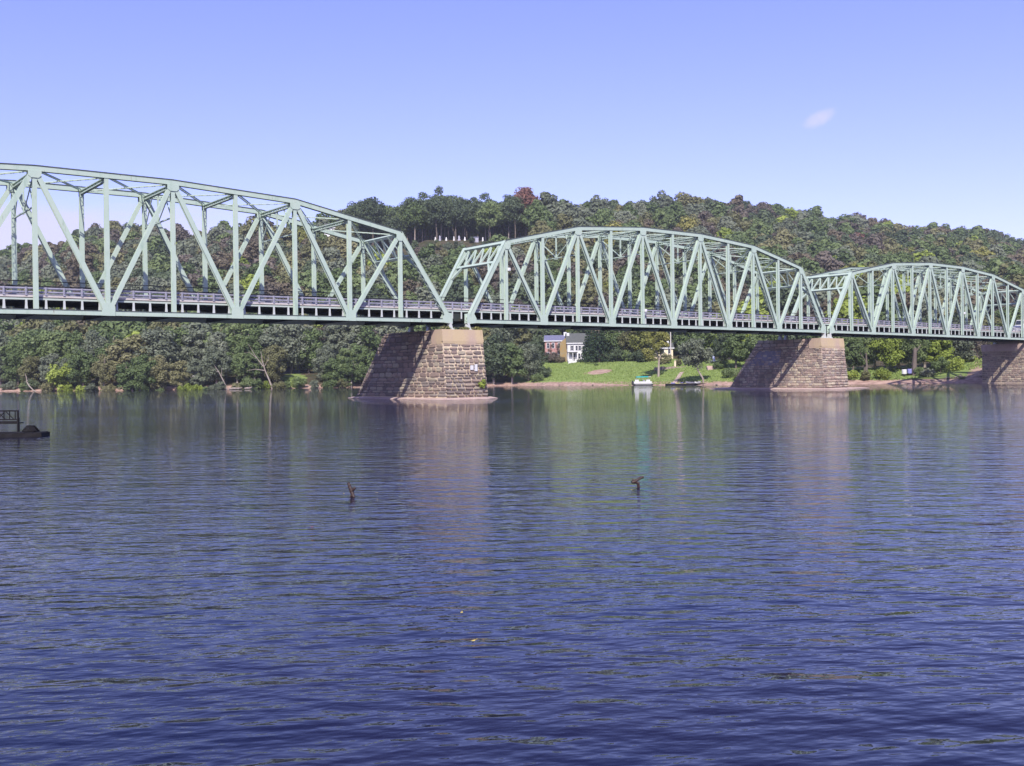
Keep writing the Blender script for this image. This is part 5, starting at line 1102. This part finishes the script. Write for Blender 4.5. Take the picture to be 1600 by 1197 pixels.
for sx in (-1.9, 1.9):
    for yy in (-.95, .75): MB().add(*(lambda N: ([(sx+.36*math.cos(2*math.pi*k/N), yy+dy, .36+.36*math.sin(2*math.pi*k/N)) for dy in (0, .22) for k in range(N)], [tuple(range(N)), tuple(N+k for k in reversed(range(N)))]+[(k, k+N, (k+1) % N+N, (k+1) % N) for k in range(N)]))(12)).build('wheel', MT['black'], R)
for yy in (-.75, .75): MB().box(-2.92, -2.86, yy-.15, yy+.15, .85, 1.1).build('headlight', MT['galv'], R)

# ------------------------------------------------------------------ dock and bench at the left, snags in the water
dx, dy = at(62, 48.2); dax, day = at(0, 48.2)
R = root('wooden_dock', 'dark floating timber dock at the left edge', 'dock', (dx, dy, -.13), local=True, rz=RZ+.2)
for k in range(24): MB().box(-.34-k*.36, -.01-k*.36, 0, 1.5, .26+.006*(k % 3), .33+.006*(k % 3)).build('plank', MT['darkwood'], R)
MB().box(-8.6, 0, -.06, 0, .02, .30).box(-8.6, 0, 1.5, 1.56, .02, .30).box(0, .06, -.06, 1.56, .02, .30).build('edge_beam', MT['darkwood'], R)
for k in range(4): MB().tube([(-1.9-k*2.1, .75, -.05), (-1.9-k*2.1+1.5, .75, -.05)], [.3, .3], 10).build('float_drum', MT['dark'], R)
bx, by = at(9, 49.2); R = root('wooden_bench', 'dark slatted bench standing on the left dock', 'bench', (bx, by, .21), local=True, rz=RZ-.15)
W2 = MT['darkwood']
for sx in (.58, .30):
    pass
for xx in (-.85, .62):
    MB().box(xx-.035, xx+.035, -.03, .03, 0, 1.05).build('leg', W2, R); MB().box(xx-.035-.28, xx+.035-.28, .42, .48, 0, .66).build('leg', W2, R)
    MB().beam((xx, 0, .20), (xx-.28, .45, .20), .05, .05).build('stretcher', W2, R); MB().beam((xx, 0, .66), (xx-.28, .45, .66), .07, .04).build('armrest', W2, R)
MB().box(-.9, .66, -.03, .03, .98, 1.05).build('top_rail', W2, R); MB().box(-.9, .66, -.03, .03, .56, .62).build('lower_rail', W2, R)
for k in range(5):
    xx = -.72+k*.30; MB().box(xx-.02, xx+.02, -.015, .015, .62, .98).build('back_slat', W2, R)
for a, b_ in ((-.45, -.05), (-.05, -.45), (.0, .40)): MB().beam((a, -.02, .98), (b_, -.02, .62), .03, .035).build('cross_slat', W2, R)
for k in range(5): MB().box(-.95, .60, .02+k*.095, .10+k*.095, .40, .44).build('seat_slat', W2, R)
MB().box(-.9, .62, -.02, .02, .38, .52).build('seat_apron', W2, R)
cl = [(0, 0, .1, .22), (.25, .05, .08, .18), (-.25, 0, .08, .18)]
hx, hyy = at(47, 49.0); R = root('rope_coil', 'dark coil of rope lying on the dock right of the bench', 'rope', (hx, hyy, .21), local=True)
for q in range(4):
    MB().tube([(math.cos(a*.5236)*(.36-.06*q), math.sin(a*.5236)*(.36-.06*q), .05+q*.07) for a in range(13)], [.05]*13, 5).build('rope_loop', W2, R)
def snag(name, px, w, lb, parts):
    x, y = at(px, w); R = root(name, lb, 'snag', (x, y, 0))
    for nm, pts_, rs, m_ in parts: MB().tube([(x+_R[0]*a+_Fh[0]*c_, y+_R[1]*a+_Fh[1]*c_, h_) for a, h_, c_ in pts_], rs, 8).build(nm, MT[m_], R)
snag('wooden_snag', 548, 22.3, 'short dark wooden stub leaning left out of the water', [('stump', [(.02, -.5, 0), (.02, .02, 0), (-.01, .12, .02), (-.055, .22, .03), (-.085, .315, .03)], [.05, .045, .045, .042, .03], 'wetwood'), ('branch_stub', [(.0, .14, 0), (.06, .19, -.02), (.075, .215, -.02)], [.03, .03, .022], 'wetwood'), ('root_knot', [(-.05, -.02, -.03), (.0, .03, -.04), (.05, .0, -.03)], [.02, .035, .02], 'wetwood')])
snag('wooden_snag', 996, 23.6, 'forked brown driftwood stub rising right out of the water', [('stump', [(.0, -.5, 0), (.0, .02, 0), (-.01, .09, 0), (-.09, .13, 0), (-.16, .12, -.02)], [.03, .035, .04, .05, .035], 'wetwood'), ('branch', [(-.10, .12, 0), (-.03, .17, 0), (.05, .22, 0), (.12, .235, 0)], [.04, .035, .033, .028], 'wetwood'), ('root_knot', [(-.15, .17, -.02), (-.08, .165, -.02)], [.025, .03], 'wetwood')])
for px, w, m_, lb in ((97, 23.5, 'leafyellow', 'tiny pale yellow leaf floating at the left'), (324, 23.2, 'leafred', 'tiny reddish leaf floating left of the dark wooden stub'), (484, 17.8, 'leafred', 'red leaf floating below the dark wooden stub'), (535, 22.9, 'leafyellow', 'pale leaf floating just left of the dark wooden stub'), (587, 23.0, 'leafyellow', 'pale leaf floating just right of the dark wooden stub'), (985, 23.0, 'leafyellow', 'pale leaf floating under the forked driftwood'), (717, 11.2, 'leafyellow', 'yellow leaf floating in the near middle'), (735, 10.0, 'leafyellow', 'olive leaf floating nearest to the viewer')):
    x, y = at(px, w); R = root('floating_leaf', lb, 'leaf', (x, y, .006), 'leaves floating on the river', local=True, rz=px)
    MB().add([(-.03, 0, .006), (0, -.018, .002), (.03, 0, .01), (0, .018, .004)], [(0, 1, 2, 3)]).build('leaf_blade', MT[m_], R); MB().tube([(.03, 0, .01), (.05, .01, .014)], [.002, .001], 4).build('leaf_stalk', MT[m_], R)

# near bank: two trees just outside the left edge that keep the dock in shade
for k, (x, y, h_) in enumerate(((-68.5, -63, 14), (-73, -56, 13), (-76, -72, 13))):
    plant('near_bank_tree', 'tree', BANK[k+1], x, y, Hs(x, y)-.3, h_/BANK[k+1][3]*.9, k*2.0, 'mid green', ['broad green tree on the near bank beside the dock', 'green tree on the near bank behind the dock', 'green tree on the near bank left of the viewer'][k], None)

unique_labels()

# ------------------------------------------------------------------ air: pale even haze over the river and the hill
hm_ = bpy.data.materials.new('haze'); hm_.use_nodes = True; t = hm_.node_tree; t.nodes.clear()
vo_ = t.nodes.new('ShaderNodeOutputMaterial'); pv = t.nodes.new('ShaderNodeVolumePrincipled'); pv.inputs['Color'].default_value = (.86, .92, 1, 1); pv.inputs['Density'].default_value = .00016; pv.inputs['Anisotropy'].default_value = 0.1
t.links.new(pv.outputs[0], vo_.inputs['Volume'])
hz = MB().box(-9500, 9500, -9500, 9500, -6, 150).build('haze', hm_); hz['kind'] = 'stuff'
